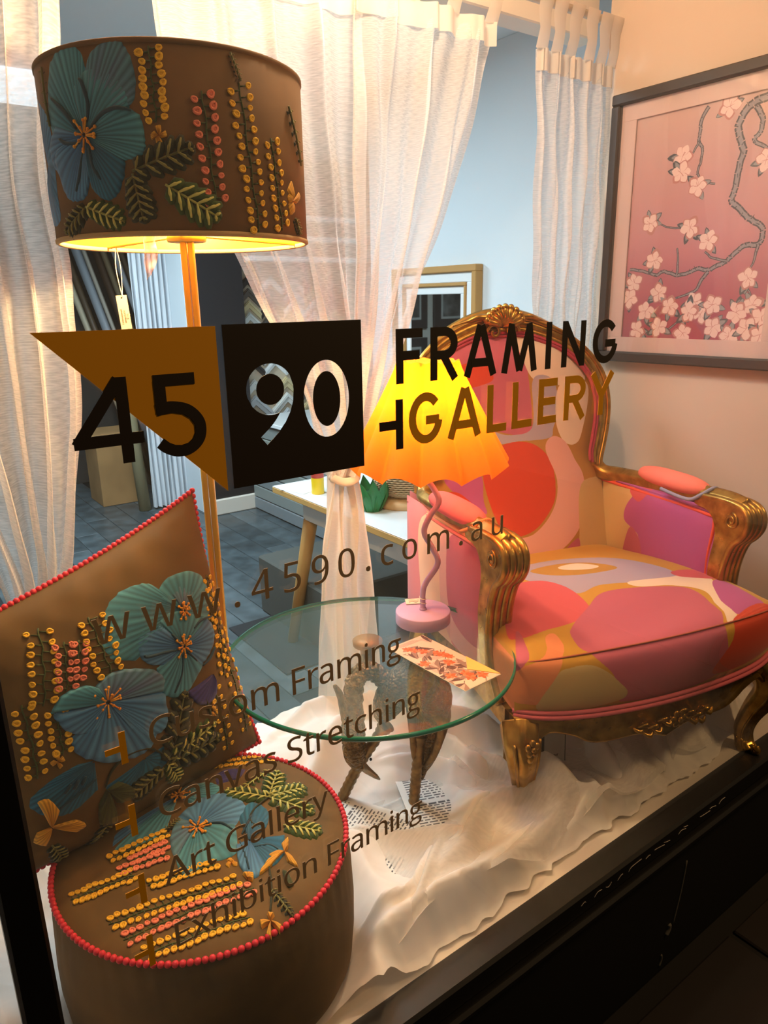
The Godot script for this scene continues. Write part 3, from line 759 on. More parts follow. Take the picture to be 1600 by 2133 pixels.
var cloth_folds := []
func make_folds() -> void:
	# long curved folds; each is a polyline with a height and an uneven profile
	for f in [[1.12, -.15, .95, -.2, .72, -.12, .045, .05], [1.12, -.14, .9, -.08, .66, -.03, .04, .045], [1.13, -.16, 1.02, -.33, 1.06, -.5, .05, .04], [1.14, -.13, 1.2, -.06, 1.3, -.05, .05, .05], [.62, -.5, .75, -.55, .9, -.68, .05, .05], [.6, -.34, .72, -.3, .9, -.16, .03, .04], [.98, -.62, 1.1, -.5, 1.2, -.32, .06, .04], [1.3, -.12, 1.38, -.22, 1.5, -.3, .06, .045], [1.45, -.06, 1.52, -.15, 1.6, -.22, .05, .035], [1.2, -.3, 1.4, -.36, 1.7, -.3, .05, .05], [1.55, -.12, 1.7, -.1, 1.9, -.16, .05, .04], [.7, -.72, .86, -.76, 1.05, -.78, .04, .05], [.56, -.1, .66, -.09, .8, -.2, .04, .03], [.55, -.05, .72, -.06, .95, -.04, .035, .04], [-.2, -.2, -.1, -.4, -.12, -.6, .06, .06], [-.05, -.1, .02, -.25, .0, -.5, .05, .05], [1.05, -.06, 1.2, -.1, 1.25, -.2, .03, .03], [1.62, -.3, 1.75, -.4, 1.9, -.36, .05, .05], [.86, -.5, .95, -.4, 1.0, -.25, .035, .035], [1.25, -.55, 1.5, -.6, 1.8, -.55, .05, .06]]:
		cloth_folds.append([curve([Vector2(f[0], f[1]), Vector2(f[2], f[3]), Vector2(f[4], f[5])], 4), f[6], f[7]])

func cloth_h(x: float, z: float, na: FastNoiseLite, nb: FastNoiseLite) -> float:
	var p := Vector2(x + .03 * nb.get_noise_2d(x * 4, z * 4), z + .03 * nb.get_noise_2d(x * 4 + 40, z * 4))
	var h := .016 + .07 * (nb.get_noise_2d(x * 3.4, z * 3.4 + 9) + .2)
	for f in cloth_folds:
		var c: Array = f[0]
		var w: float = f[2]
		var first: Vector2 = c[0]
		if absf(p.x - c[4].x) > .45: continue
		var best := 9.0
		var side := 1.0
		var along := 0.0
		for k in c.size() - 1:
			var a: Vector2 = c[k]
			var ab: Vector2 = c[k + 1] - a
			var t := clampf((p - a).dot(ab) / ab.length_squared(), 0, 1)
			var d := p.distance_to(a + ab * t)
			if d < best:
				best = d; side = signf(ab.cross(p - a)); along = (k + t) / (c.size() - 1.0)
		var ww := w * (1.25 if side > 0 else .62)
		h = maxf(h, h * .5 + 1.7 * f[1] * (exp(-best / ww) if side > 0 else exp(-pow(best / ww, 2))) * (.5 + .5 * sin(PI * along)))
	var r := na.get_noise_2d(p.x * 8, p.y * 6)
	h += .007 * pow(1.0 - minf(1.0, absf(r) * 1.6), 3)
	return maxf(.004, h)

func build_cloth() -> void:
	make_folds()
	var na := FastNoiseLite.new(); na.seed = 11; na.frequency = .6; na.fractal_type = FastNoiseLite.FRACTAL_NONE
	var nb := FastNoiseLite.new(); nb.seed = 5; nb.frequency = .6; nb.fractal_octaves = 2
	var rows := []
	var nx := 300
	var nz := 130
	for i in nz:
		var v := i / (nz - 1.0)
		var row := []
		for j in nx:
			var x := -.35 + 2.34 * j / (nx - 1.0)
			var back := -.87 + .03 * sin(x * 7) + .05 * nb.get_noise_2d(x * 6, 3)
			var front := -.008 - .016 * (1 + sin(x * 6.3 + 1)) * .5 - .03 * absf(nb.get_noise_2d(x * 14, 77))
			if x > 1.1: front -= (x - 1.1) * .03
			var z := lerpf(back, front, v)
			var y := cloth_h(x, z, na, nb)
			var ef := smoothstep(0.0, .06, 1.0 - v)
			y = lerpf(.006 + .012 * absf(nb.get_noise_2d(x * 20, 5)), y, ef)
			# lies low under the pouf, the bird's feet and the chair legs, bunches up beside them
			var dp := Vector2(x - .345, z + .258).length()
			y *= lerpf(.12, 1.0, smoothstep(.22, .3, dp))
			y += .045 * exp(-pow((dp - .3) / .045, 2)) * (1.0 if x > .4 and z > -.35 else 0.2)
			var d2 := Vector2(x - .85, z + .33).length(); y *= lerpf(.2, 1.0, smoothstep(.03, .12, d2))
			y *= lerpf(.25, 1.0, smoothstep(.05, .17, Vector2(x - .74, z + .44).length()))
			y *= lerpf(.2, 1.0, smoothstep(.02, .1, Vector2(x - 1.06, z + .215).length()))
			y += .085 * exp(-pow(Vector2((x - 1.125) * .8, z + .16).length() / .05, 2))
			y += .07 * exp(-pow(Vector2((x - 1.72) * .7, z + .03).length() / .06, 2)) * .5
			# thinner layer at the back, falling over the platform edge
			if z < -.845: y -= (-.845 - z) * 3.5
			row.append(Vector3(x, y, z))
		rows.append(row)
	var st := begin()
	skin(st, rows)
	solo("draped_cloth", st, M.cloth, "crumpled sheer white cloth spread over the window platform under the furniture", "cloth").set_meta("kind", "stuff")
	# a second, thinner layer thrown over the front half
	var up := []
	for i in 60:
		var v := i / 59.0
		var r := []
		for j in 170:
			var u := j / 169.0
			var x := lerpf(.6, 1.62, u) + .04 * sin(v * 5)
			var zb := -.30 - .10 * sin(u * 4.5 + .6)
			var z := lerpf(zb, -.035 - .03 * sin(u * 9.0) * sin(u * 9.0), v)
			var y := cloth_h(x * .97 + .02, z * .9 - .03, na, nb) * .9 + .016 + .012 * sin(x * 21 + z * 13) * sin(v * PI)
			y += .07 * exp(-pow(Vector2((x - 1.125) * .8, z + .16).length() / .055, 2))
			y *= lerpf(.25, 1.0, smoothstep(.04, .14, Vector2(x - .852, z + .33).length()))
			if v < .04 or v > .97: y -= .012
			r.append(Vector3(x, maxf(.007, y), z))
		up.append(r)
	var us := begin()
	skin(us, up)
	part("upper_layer", us, M.chiffon, get_node("draped_cloth"))
	# printed pages that show under and beside the cloth
	var img := Image.create(256, 360, false, Image.FORMAT_RGB8)
	img.fill(srgb(232, 232, 226))
	for l in 34:
		var x := 18
		while x < 236:
			var w := 6 + rng.randi() % 18
			if l % 11 != 10: img.fill_rect(Rect2i(x, 16 + l * 10, mini(w, 238 - x), 4 if l % 11 else 7), srgb(96, 96, 98))
			x += w + 5
	var pm := mat(Color.WHITE, .9)
	pm.albedo_texture = ImageTexture.create_from_image(img)
	var n := 0
	for q in [[.69, -.33, .5, .024], [.95, -.33, -.4, .03], [1.1, -.42, .25, .004]]:
		var g := begin()
		var xf := Transform3D(Basis(Vector3.UP, q[2]), Vector3(q[0], q[3], q[1]))
		var rr := []
		for i in 2:
			var r := []
			for j in 2: r.append(xf * Vector3(-.11 + .22 * j, .0035 + n * .0012, -.15 + .3 * i))
			rr.append(r)
		skin(g, rr)
		box(g, Vector3(-.11, .001 + n * .0012, -.15), Vector3(.11, .0034 + n * .0012, .15), .0005, xf)
		solo("printed_page", g, pm, ["printed page of small text beside the pouf and the bird's foot", "printed page of small text between the bird's legs and the chair", "printed page of small text under the cloth behind the chair leg"][n], "page")
		n += 1

# ---------------------------------------------------------------- armchair (own axes: x right, y up, z to the front)
func panel(rows_lo: Vector2, rows_hi: Vector2, fn_x: float, dome: float, sgn: float, tl: Vector2, th: Vector2, zoff: float) -> SurfaceTool:
	# upholstered side panel in the (z, y) plane at x = fn_x, domed towards sgn
	var rows := []
	var uvs := []
	for i in 13:
		var v := i / 12.0
		var row := []
		var ur := []
		for j in 17:
			var u := j / 16.0
			var z := lerpf(rows_lo.x, rows_hi.x, u) + zoff * (1 - v) * (1 - u)
			var top := lerpf(.60, rows_hi.y, pow(u, 1.5))
			var y := lerpf(rows_lo.y, top, v)
			var d := dome * pow(maxf(0, (1 - pow(absf(2 * u - 1), 4)) * (1 - pow(absf(2 * v - 1), 4))), .5)
			row.append(Vector3(fn_x + sgn * d, y, z))
			ur.append((Vector2(z, y) - tl) / (th - tl))
		rows.append(row); uvs.append(ur)
	var st := begin()
	skin(st, rows, false, uvs)
	return st

func build_armchair() -> void:
	var t := thing("armchair", Vector3(1.38, 0, -.122), "gilt carved armchair with abstract pink, purple and orange blob upholstery", "armchair")
	t.rotation.y = asin(-.256)
	var gold: Material = M.gold
	# seat cushion: rounded block whose print runs over the front edge
	var seat := begin()
	var rows := []
	var uvs := []
	var lo := Vector2(-.42, -.68); var hi := Vector2(.42, .28)
	for j in 33:
		var u := j / 32.0 * 2 - 1
		var row := []
		var ur := []
		var prof := [[-.64, .3], [-.64, .36], [-.6, .385], [-.48, .400], [-.34, .418], [-.2, .430], [-.08, .428], [.0, .419], [.05, .402], [.066, .38], [.07, .34], [.064, .3], [.05, .265]]
		var ps := []
		for p in prof: ps.append(Vector2(p[0], p[1]))
		var pc := curve(ps, 3)
		var s := 0.0
		for k in pc.size():
			var z: float = pc[k].x
			var y: float = pc[k].y
			var edge := pow(absf(u), 7.0)
			var hw := lerpf(.285, .372, clampf((z + .62) / .68, 0, 1))
			if z > 0: z += .03 * (1 - u * u)
			if y > .3: y = lerpf(y, .3 + (y - .3) * .86, edge)
			z = lerpf(z, minf(z, .035), edge)
			var x := hw * u
			if absf(u) > .97: y = minf(y, .395)
			if z > -.0 and y < .3: y += .018 * u * u - .006
			row.append(Vector3(x, y, z))
			var q := Vector2(x, pc[k].x) if pc[k].y > .39 and pc[k].x < .05 else Vector2(x, .055 + (.405 - pc[k].y))
			if pc[k].x < -.5 and pc[k].y < .41: q = Vector2(x, -.65)
			ur.append((q - lo) / (hi - lo))
		rows.append(row); uvs.append(ur)
	skin(seat, rows, false, uvs)
	fan(seat, rows[0], Vector3(-.33, .34, -.3), false, Vector2(.08, .87)); fan(seat, rows[-1], Vector3(.33, .34, -.3), true, Vector2(.93, .84))
	part("seat_cushion", seat, blob_print(SEAT_BLOBS, lo, hi, srgb(198, 146, 44)), t)
	# seam across the front edge and double piping along the bottom
	var sm := begin()
	var pts := []
	for j in 41:
		var u := j / 20.0 - 1
		pts.append(Vector3(.36 * u, .404 - .012 * u * u * u * u, .052 + .03 * (1 - u * u) - .02 * pow(absf(u), 7)))
	tube(sm, pts, .0022, 6)
	part("seam", sm, mat(srgb(170, 90, 70), .9), t)
	for k in 2:
		var pp := begin()
		var q := []
		for j in 41:
			var u := j / 20.0 - 1
			q.append(Vector3(.372 * u, .262 + .018 * u * u - .009 * k, .058 + .034 * (1 - u * u) - .03 * pow(absf(u), 7) + .004 * k))
		tube(pp, q, .0052, 7)
		part("piping", pp, mat(srgb(214, 104, 118), .8), t)
	# carved front rail with a shaped apron
	var rail := begin()
	rows = []
	for j in 61:
		var u := j / 30.0 - 1
		var au := absf(u)
		var top := .252 + .018 * u * u
		var low := .205 - .05 * pow(maxf(0, 1 - au * 1.6), .8) * 1.0 + .01 * sin(au * 9) - .075 * smoothstep(.78, 1.0, au) + .012 * smoothstep(.5, .75, au)
		var z := .045 + .036 * (1 - u * u) - .012 * pow(au, 6)
		var x := .375 * u
		var m := (top + low) / 2
		rows.append([Vector3(x, top, z - .03), Vector3(x, top, z + .006), Vector3(x, top - .008, z + .012), Vector3(x, top - .016, z + .004), Vector3(x, m, z + .007), Vector3(x, low + .016, z + .002), Vector3(x, low + .008, z + .011), Vector3(x, low, z + .006), Vector3(x, low, z - .03)])
	skin(rail, rows, true)
	part("front_rail", rail, gold, t)
	var carv := begin()
	for k in 15:
		var a := (k - 7) / 7.0
		var c := Vector3(.02 + a * .085, .2 + .012 * cos(a * 5), .09 - .008 * a * a)
		tube(carv, curve([c, c + Vector3(.014 * signf(a + .01), .012 * (1 if k % 2 else -1), .012), c + Vector3(.03 * signf(a + .01), .004 * (1 if k % 2 else -1), .004)], 4), [.005, .006, .006, .006, .006, .005, .004, .003, .002], 6)
	for k in 6:
		var a := TAU * k / 6
		ball(carv, Vector3(.02 + cos(a) * .014, .205 + sin(a) * .014, .1), Vector3(.009, .009, .006), 7, 5)
	ball(carv, Vector3(.02, .205, .106), Vector3(.007, .007, .006), 7, 5)
	part("carved_spray", carv, gold, t)
	for s: float in [-1.0, 1.0]:
		var sr := begin()
		box(sr, Vector3(-.02, .2, -.62), Vector3(.02, .268, .03), .01, Transform3D(Basis(Vector3.UP, s * .1), Vector3(s * .345, 0, 0)))
		part("side_rail", sr, gold, t)
		# cabriole front leg: swept squarish section with channels
		var lg := begin()
		var spine := curve([Vector3(s * .350, .238, .022), Vector3(s * .36, .21, .045), Vector3(s * .357, .165, .048), Vector3(s * .342, .11, .028), Vector3(s * .331, .055, .014), Vector3(s * .329, .02, .02), Vector3(s * .331, .0, .032)], 6)
		var rad := []
		for k in spine.size():
			var v := k / (spine.size() - 1.0)
			rad.append(lerpf(.042, .0205, smoothstep(0, .75, v)) + .007 * smoothstep(.82, 1.0, v))
		tube(lg, spine, rad, 24, 1.0, .07, 6)
		var leg := part("leg", lg, gold, t)
		var fl := begin()
		var kc := Vector3(s * .361, .222, .093)
		for k in 5:
			var a := TAU * k / 5 + .3
			ball(fl, kc + Vector3(cos(a) * .011, sin(a) * .013, 0), Vector3(.008, .009, .006), 7, 5)
		ball(fl, kc + Vector3(0, 0, .004), Vector3(.006, .006, .006), 7, 5)
		for k in 3: ball(fl, kc + Vector3(-s * k * .002, -.028 - k * .017, -.005 - k * .008), Vector3(.0085 - k * .0015, .011, .006), 7, 5)
		for e: float in [-1.0, 1.0]:
			var bd := begin()
			var bp := []
			for k in range(4, spine.size() - 3):
				var v := k / (spine.size() - 1.0)
				bp.append(spine[k] + Vector3(e * rad[k] * .78, 0, rad[k] * .72))
			tube(bd, bp, .0042, 7)
			part("edge_bead", bd, gold, leg)
		part("carved_flower", fl, gold, leg)
		var ft := begin()
		tube(ft, curve([Vector3(s * .329, .02, .044), Vector3(s * .33, .008, .054), Vector3(s * .331, .012, .064), Vector3(s * .331, .02, .058)], 4), .009, 8)
		part("scroll_foot", ft, gold, leg)
		# back leg
		var bl := begin()
		tube(bl, curve([Vector3(s * .285, .3, -.62), Vector3(s * .29, .2, -.63), Vector3(s * .3, .1, -.66), Vector3(s * .31, .0, -.7)], 5), [.028, .028, .028, .027, .026, .025, .024, .023, .022, .021, .02, .02, .019, .018, .018, .018], 10)
		part("leg", bl, gold, t)
		# arm: gilt rail from the back to a fluted front scroll
		var ar := begin()
		var ap := curve([Vector3(s * .283, .64, -.605), Vector3(s * .3, .606, -.575), Vector3(s * .322, .604, -.52), Vector3(s * .332, .61, -.4), Vector3(s * .336, .618, -.25), Vector3(s * .337, .624, -.12), Vector3(s * .337, .618, -.07)], 6)
		tube(ar, ap, .0225, 20, .95, .09, 5)
		part("arm_rail", ar, gold, t)
		var sc := begin()
		for k in 4:       # ribbed scroll that turns over at the front
			var x0 := s * .337 + (k - 1.5) * .0165
			var sp := []
			sp = curve([Vector3(x0, .622, -.19), Vector3(x0, .627, -.13), Vector3(x0, .626, -.08), Vector3(x0, .617, -.05), Vector3(x0, .597, -.036), Vector3(x0, .57, -.037), Vector3(x0, .545, -.052), Vector3(x0, .52, -.075), Vector3(x0, .46, -.094), Vector3(x0, .39, -.098), Vector3(x0, .32, -.08), Vector3(x0 + s * .006, .262, -.03)], 5)
			tube(sc, sp, .0095, 9)
		var post := part("arm_post", sc, gold, t)
		var core := begin()
		var cpts := PackedVector2Array()
		for q in curve([Vector2(-.2, .6), Vector2(-.19, .625), Vector2(-.13, .628), Vector2(-.08, .627), Vector2(-.05, .617), Vector2(-.037, .597), Vector2(-.038, .57), Vector2(-.053, .545), Vector2(-.076, .52), Vector2(-.094, .46), Vector2(-.098, .39), Vector2(-.08, .32), Vector2(-.03, .262), Vector2(-.075, .25), Vector2(-.118, .33), Vector2(-.135, .44), Vector2(-.124, .54), Vector2(-.15, .59)], 3, true): cpts.append(q)
		prism(core, cpts, -.033, .033, Transform3D(Basis(Vector3(0, 0, 1), Vector3(0, 1, 0), Vector3(-1, 0, 0)), Vector3(s * .337, 0, 0)))
		part("post_core", core, gold, post)
		for side: float in [-1.0, 1.0]:
			var vol := begin()
			var vp := []
			for q in 26:
				var a := q * .42
				var r := .021 * (1 - q / 30.0)
				vp.append(Vector3(s * .337 + side * .034, .585 + cos(a) * r, -.077 + sin(a) * r))
			tube(vol, vp, .003, 6)
			part("volute", vol, gold, post)
		# arm pad
		var pd := begin()
		var pr := []
		for q in 15:
			var v := q / 14.0
			var z := lerpf(-.45, -.185, v)
			var r := pow(maxf(.0, 1 - pow(absf(2 * v - 1), 3.2)), .5)
			var ring := []
			for k in 16:
				var a := TAU * k / 16
				ring.append(Vector3(s * .334 + cos(a) * .036 * maxf(r, .05), .633 + sin(a) * .026 * maxf(r, .05), z))
			pr.append(ring)
		skin(pd, pr, true)
		part("arm_pad", pd, mat(srgb(244, 128, 112) if s > 0 else srgb(238, 112, 118), .8), t)
		var pw := begin()
		tube(pw, curve([Vector3(s * .334 - s * .036, .612, -.32), Vector3(s * .334 - s * .038, .607, -.22), Vector3(s * .334 - s * .03, .625, -.185), Vector3(s * .334, .645, -.17), Vector3(s * .334 + s * .03, .625, -.185), Vector3(s * .334 + s * .038, .607, -.22)], 5), .005, 7)
		part("pad_piping", pw, mat(srgb(150, 150, 176) if s > 0 else srgb(240, 150, 90), .8), t)
		# side panels, inside and outside
		var li := Vector2(-.62, .28); var hi2 := Vector2(-.04, .64)
		var pm: Material = blob_print(ARM_RIGHT_BLOBS, li, hi2, srgb(206, 174, 118)) if s > 0 else blob_print(ARM_LEFT_BLOBS, li, hi2, srgb(226, 118, 120))
		part("inner_panel", panel(Vector2(-.64, .33), Vector2(-.115, .595), s * .318, .018, -s, li, hi2, 0.0), pm, t)
		part("outer_panel", panel(Vector2(-.6, .27), Vector2(-.115, .595), s * .344, .02, s, li, hi2, 0.0), pm, t)
		for side: float in [-1.0, 1.0]:
			for k in 2:
				var ip := begin()
				var xx := s * .331 + side * (.016 + .004 * k)
				tube(ip, curve([Vector3(xx * .97, .59 - .008 * k, -.6), Vector3(xx, .588 - .008 * k, -.4), Vector3(xx, .588 - .008 * k, -.17), Vector3(xx, .575 - .008 * k, -.128 - .008 * k), Vector3(xx, .45, -.138 - .008 * k), Vector3(xx, .3, -.125 - .008 * k)], 5), .0046, 7)
				part("panel_piping", ip, mat([srgb(168, 84, 150), srgb(232, 84, 62)][k] if s > 0 else [srgb(244, 176, 116), srgb(238, 120, 104)][k], .8), t)
	# back: outline, upholstery, crest
	var half := [Vector2(0, 1.052), Vector2(.07, 1.05), Vector2(.14, 1.03), Vector2(.21, .998), Vector2(.268, .952), Vector2(.306, .895), Vector2(.318, .83), Vector2(.312, .765), Vector2(.295, .70), Vector2(.281, .655), Vector2(.279, .625)]
	var hc := curve(half, 4)
	var fp := []
	for k in range(hc.size() - 1, 0, -1): fp.append(Vector3(-hc[k].x, hc[k].y, -.555 - .16 * (hc[k].y - .4) / .69 + .25 * hc[k].x * hc[k].x))
	for k in hc.size(): fp.append(Vector3(hc[k].x, hc[k].y, -.555 - .16 * (hc[k].y - .4) / .69 + .25 * hc[k].x * hc[k].x))
	for ring in [[.0, .0165], [.016, .008], [-.017, .008]]:
		var fr := begin()
		var off := []
		for k in fp.size():
			var c := Vector3(0, .83, fp[k].z)
			off.append(fp[k] + (fp[k] - c).normalized() * ring[0] + Vector3(0, 0, .012 if ring[0] != 0 else 0.0))
		tube(fr, off, ring[1], 12)
		part("back_frame" if ring[0] == 0 else "frame_bead", fr, gold, t)
	for k in 2:
		var bp := begin()
		var off := []
		for q in fp.size():
			var c := Vector3(0, .83, fp[q].z)
			off.append(fp[q] - (fp[q] - c).normalized() * (.026 + .009 * k) + Vector3(0, 0, .016))
		tube(bp, off, .005, 7)
		part("back_piping", bp, mat(srgb(176, 62, 84), .8), t)
	var bk := begin()
	rows = []; uvs = []
	var l2 := Vector2(-.4, 1.1); var h2 := Vector2(.4, .28)
	for i in 29:
		var y := lerpf(.36, 1.045, i / 28.0)
		var w := .275
		for k in hc.size() - 1:
			if hc[k].y >= y and hc[k + 1].y <= y: w = lerpf(hc[k].x, hc[k + 1].x, (hc[k].y - y) / maxf(.0001, hc[k].y - hc[k + 1].y)) - .012
		if y < .63: w = .302
		var row := []
		var ur := []
		for j in 25:
			var u := j / 12.0 - 1
			var x := w * u
			var z := -.555 - .16 * (y - .4) / .69 + .25 * x * x + .035 * (1 - pow(absf(u), 3)) * smoothstep(1.05, .95, y) - .004
			row.append(Vector3(x, y, z)); ur.append((Vector2(x, y) - l2) / (h2 - l2))
		rows.append(row); uvs.append(ur)
	skin(bk, rows, false, uvs)
	part("back_cushion", bk, blob_print(BACK_BLOBS, l2, h2, srgb(180, 128, 52)), t)
	var rear := begin()
	var rr := []
	for r in rows:
		var q := []
		for p in r: q.append(Vector3(p.x, p.y, minf(p.z - .05, -.6 - .16 * (p.y - .4) / .69)))
		rr.append(q)
	skin(rear, rr)
	part("back_cover", rear, mat(srgb(206, 174, 118), .8), t)
	# crest: stepped top rail, scrolls and a shell
	var cr := begin()
	var cp := []
	for k in 25:
		var u := k / 12.0 - 1
		cp.append(Vector3(.2 * u, 1.062 + .016 * cos(u * PI * .5) - .05 * u * u, -.708 + .01 * u * u))
	tube(cr, cp, .019, 10, .7)
	var crest := part("crest_rail", cr, gold, t)
	var she := begin()
	for k in 9:
		var a := lerpf(-1.25, 1.25, k / 8.0)
		var c := Vector3(0, 1.045, -.69)
		var tipp := c + Vector3(sin(a) * .062, cos(a) * .052, .004)
		tube(she, curve([c, c.lerp(tipp, .5) + Vector3(0, 0, .016), tipp + Vector3(0, 0, .008)], 5), [.004, .005, .006, .007, .0075, .008, .0085, .009, .0095, .009, .007], 8)
		ball(she, tipp + Vector3(0, .002, .01), Vector3(.0105, .0105, .009), 8, 6)
	for s: float in [-1.0, 1.0]:
		var vp := []
		for q in 18:
			var a := q * .4
			var r := .024 * (1 - q / 22.0)
			vp.append(Vector3(s * (.03 + cos(a) * r), 1.03 + sin(a) * r, -.683))
		tube(she, vp, .0055, 6)
		tube(she, curve([Vector3(s * .05, 1.07, -.685), Vector3(s * .085, 1.072, -.68), Vector3(s * .12, 1.06, -.685), Vector3(s * .16, 1.05, -.69)], 5), [.009, .01, .01, .0095, .009, .0085, .008, .0075, .007, .006, .006, .005, .005, .004, .004, .003], 7)
	part("carved_shell", she, gold, crest)

# ---------------------------------------------------------------- embroidery laid on a curved surface
const SR := .207
const SC := Vector3(.513, 1.0, -.52)
const QC := Vector3(.345, .25, -.258)
const QR := .238

func pv(i: int) -> Vector3:
	return Vector3(PILLOW_CORNERS[i][0], PILLOW_CORNERS[i][1], PILLOW_CORNERS[i][2])

func pillow_at(u: float, v: float, h: float, side := 1.0) -> Vector3:
	var s := maxf(0, 1 - pow(absf(2 * u - 1), 2.5))
	var t := maxf(0, 1 - pow(absf(2 * v - 1), 2.5))
	var b := .085 * pow(s * t, .55)
	# puckers run in from the seams
	var e := minf(minf(u, 1 - u), minf(v, 1 - v))
	b += .004 * exp(-e * 9.0) * sin(u * 46 + 2 * sin(v * 7)) * sin(v * 39 + 1.3 + 2 * sin(u * 6)) * minf(1, e * 25)
	# the sides are drawn in between the corners
	var uu := u + .035 * (1 - 2 * u) * 4 * v * (1 - v)
	var vv := v + .03 * (1 - 2 * v) * 4 * u * (1 - u) * (1.0 if v > .5 else .2)
	var p := pv(0).lerp(pv(1), uu).lerp(pv(2).lerp(pv(3), uu), vv)
	return p + pv(4) * ((b + h) * side if side > 0 else -b * .75)

func smap(kind: int, u: float, v: float, h: float) -> Vector3:
	if kind == 0:
		var a := u / SR
		return SC + Vector3(sin(a) * (SR + h), v, cos(a) * (SR + h))
	if kind == 1: return pillow_at(u, v, h)
	var r := sqrt(u * u + v * v) / QR
	return QC + Vector3(u, .016 * (1 - r * r) + h, v)

const UNIT := [1.0, 2.0, 1.0]        # surface units per metre

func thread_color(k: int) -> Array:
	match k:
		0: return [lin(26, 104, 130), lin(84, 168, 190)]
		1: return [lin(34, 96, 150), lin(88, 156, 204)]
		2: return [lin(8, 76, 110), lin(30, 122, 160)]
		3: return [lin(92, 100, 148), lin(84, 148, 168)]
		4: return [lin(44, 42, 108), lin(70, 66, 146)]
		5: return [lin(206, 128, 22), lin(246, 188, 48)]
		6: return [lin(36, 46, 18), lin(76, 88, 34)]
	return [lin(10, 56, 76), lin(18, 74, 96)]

func petal(kind: int, spec: Array, layer: float, owner: Node3D, called: String) -> void:
	var col := thread_color(spec[0])
	var base := Vector2(spec[1], spec[2])
	var pts := []
	for k in range(3, spec.size(), 2): pts.append(Vector2(spec[k], spec[k + 1]))
	var c := curve(pts, 6)
	var rows := []
	var cols := []
	var bite := []
	for j in c.size(): bite.append(rng.randf())
	for i in 8:
		var t := [.04, .2, .4, .6, .78, .9, .97, 1.0][i] as float
		var row := []
		var cr := []
		for j in c.size():
			var edge: float = 1.0 + .03 * (bite[j] - .5)
			var q := base.lerp(c[j], t * edge)
			var h := layer + .0032 * sin(PI * clampf(t, .1, .93)) * (1.0 if j % 2 == 0 else .62)
			if i == 7 or j == 0 or j == c.size() - 1: h = .0002
			row.append(smap(kind, q.x, q.y, h))
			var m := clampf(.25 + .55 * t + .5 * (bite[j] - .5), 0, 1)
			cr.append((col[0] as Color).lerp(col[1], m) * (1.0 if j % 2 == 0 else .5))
		rows.append(row); cols.append(cr)
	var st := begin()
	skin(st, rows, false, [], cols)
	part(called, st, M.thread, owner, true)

func stroke_line(kind: int, spec: Array, owner: Node3D, r: float, called: String) -> void:
	var pts := []
	for k in range(1, spec.size(), 2): pts.append(Vector2(spec[k], spec[k + 1]))
	var c := curve(pts, 5)
	var q := []
	var rad := []
	for k in c.size():
		q.append(smap(kind, c[k].x, c[k].y, .0048 if spec[0] == 7 else .003))
		rad.append(r * (.45 + .55 * sin(PI * (k + .7) / (c.size() + .4))))
	var st := begin()
	st.set_color((thread_color(spec[0])[0] as Color) * 1.0)
	tube(st, q, rad, 6)
	part(called, st, M.thread, owner, true)

var knot_mesh: ArrayMesh
func knots(kind: int, sprays: Array, owner: Node3D) -> void:
	if knot_mesh == null:
		var st := begin()
		var ring := []
		for k in 11:
			var a := TAU * k / 10.0
			var y := cos(a)
			ring.append(Vector3(sin(a) * .0033 * (1 - .3 * y), y * .0044, .0016))
		tube(st, ring, .0019, 5)
		ball(st, Vector3(0, -.0004, .001), Vector3(.0026, .003, .0016), 6, 4)
		knot_mesh = commit(st)
	for s in sprays:
		var a := Vector2(s[1], s[2]); var b := Vector2(s[3], s[4]); var w := Vector2(s[6], s[7])
		var n: int = s[5]
		var sp := []
		var rr := []
		for k in 13:
			var q := a.lerp(b, k / 12.0) + w * .12 * sin(k * 1.7)
			sp.append(smap(kind, q.x, q.y, .0008)); rr.append(.0014)
		var st := begin()
		st.set_color(lin(62, 78, 22))
		tube(st, sp, rr, 5)
		for k in n:
			for e: float in [-1.0, 1.0]:
				var t: float = (k + .5 + .18 * e) / n
				var q := a.lerp(b, t)
				tube(st, [smap(kind, q.x, q.y, .001), smap(kind, q.x + w.x * e * .75, q.y + w.y * e * .75, .001)], .001, 4)
		part("stem", st, M.thread, owner, true)
		for k in n:
			for e: float in [-1.0, 1.0]:
				var t: float = (k + .5 + .18 * e + .12 * (rng.randf() - .5)) / n
				var q: Vector2 = a.lerp(b, t) + w * e * (.85 + .4 * rng.randf())
				var p := smap(kind, q.x, q.y, .0006)
				var ex := (smap(kind, q.x + .003, q.y, .0006) - p)
				var ey := (smap(kind, q.x, q.y + .003, .0006) - p)
				var nz := ex.cross(ey).normalized()
				if kind == 2: nz = Vector3.UP
				var up := (smap(kind, q.x + w.x * e * .3, q.y + w.y * e * .3, .0006) - p + (smap(kind, a.x, a.y, 0) - smap(kind, b.x, b.y, 0)).normalized() * .002)
				up = (up - nz * up.dot(nz)).normalized().rotated(nz, rng.randf() - .5)
				var sc := .8 + .3 * rng.randf()
				var o := part("french_knot", knot_mesh, M.knot0 if s[0] == 0 else M.knot1, owner)
				o.transform = Transform3D(Basis(up.cross(nz), up, nz).scaled(Vector3(sc, sc, sc)), p - owner.position)

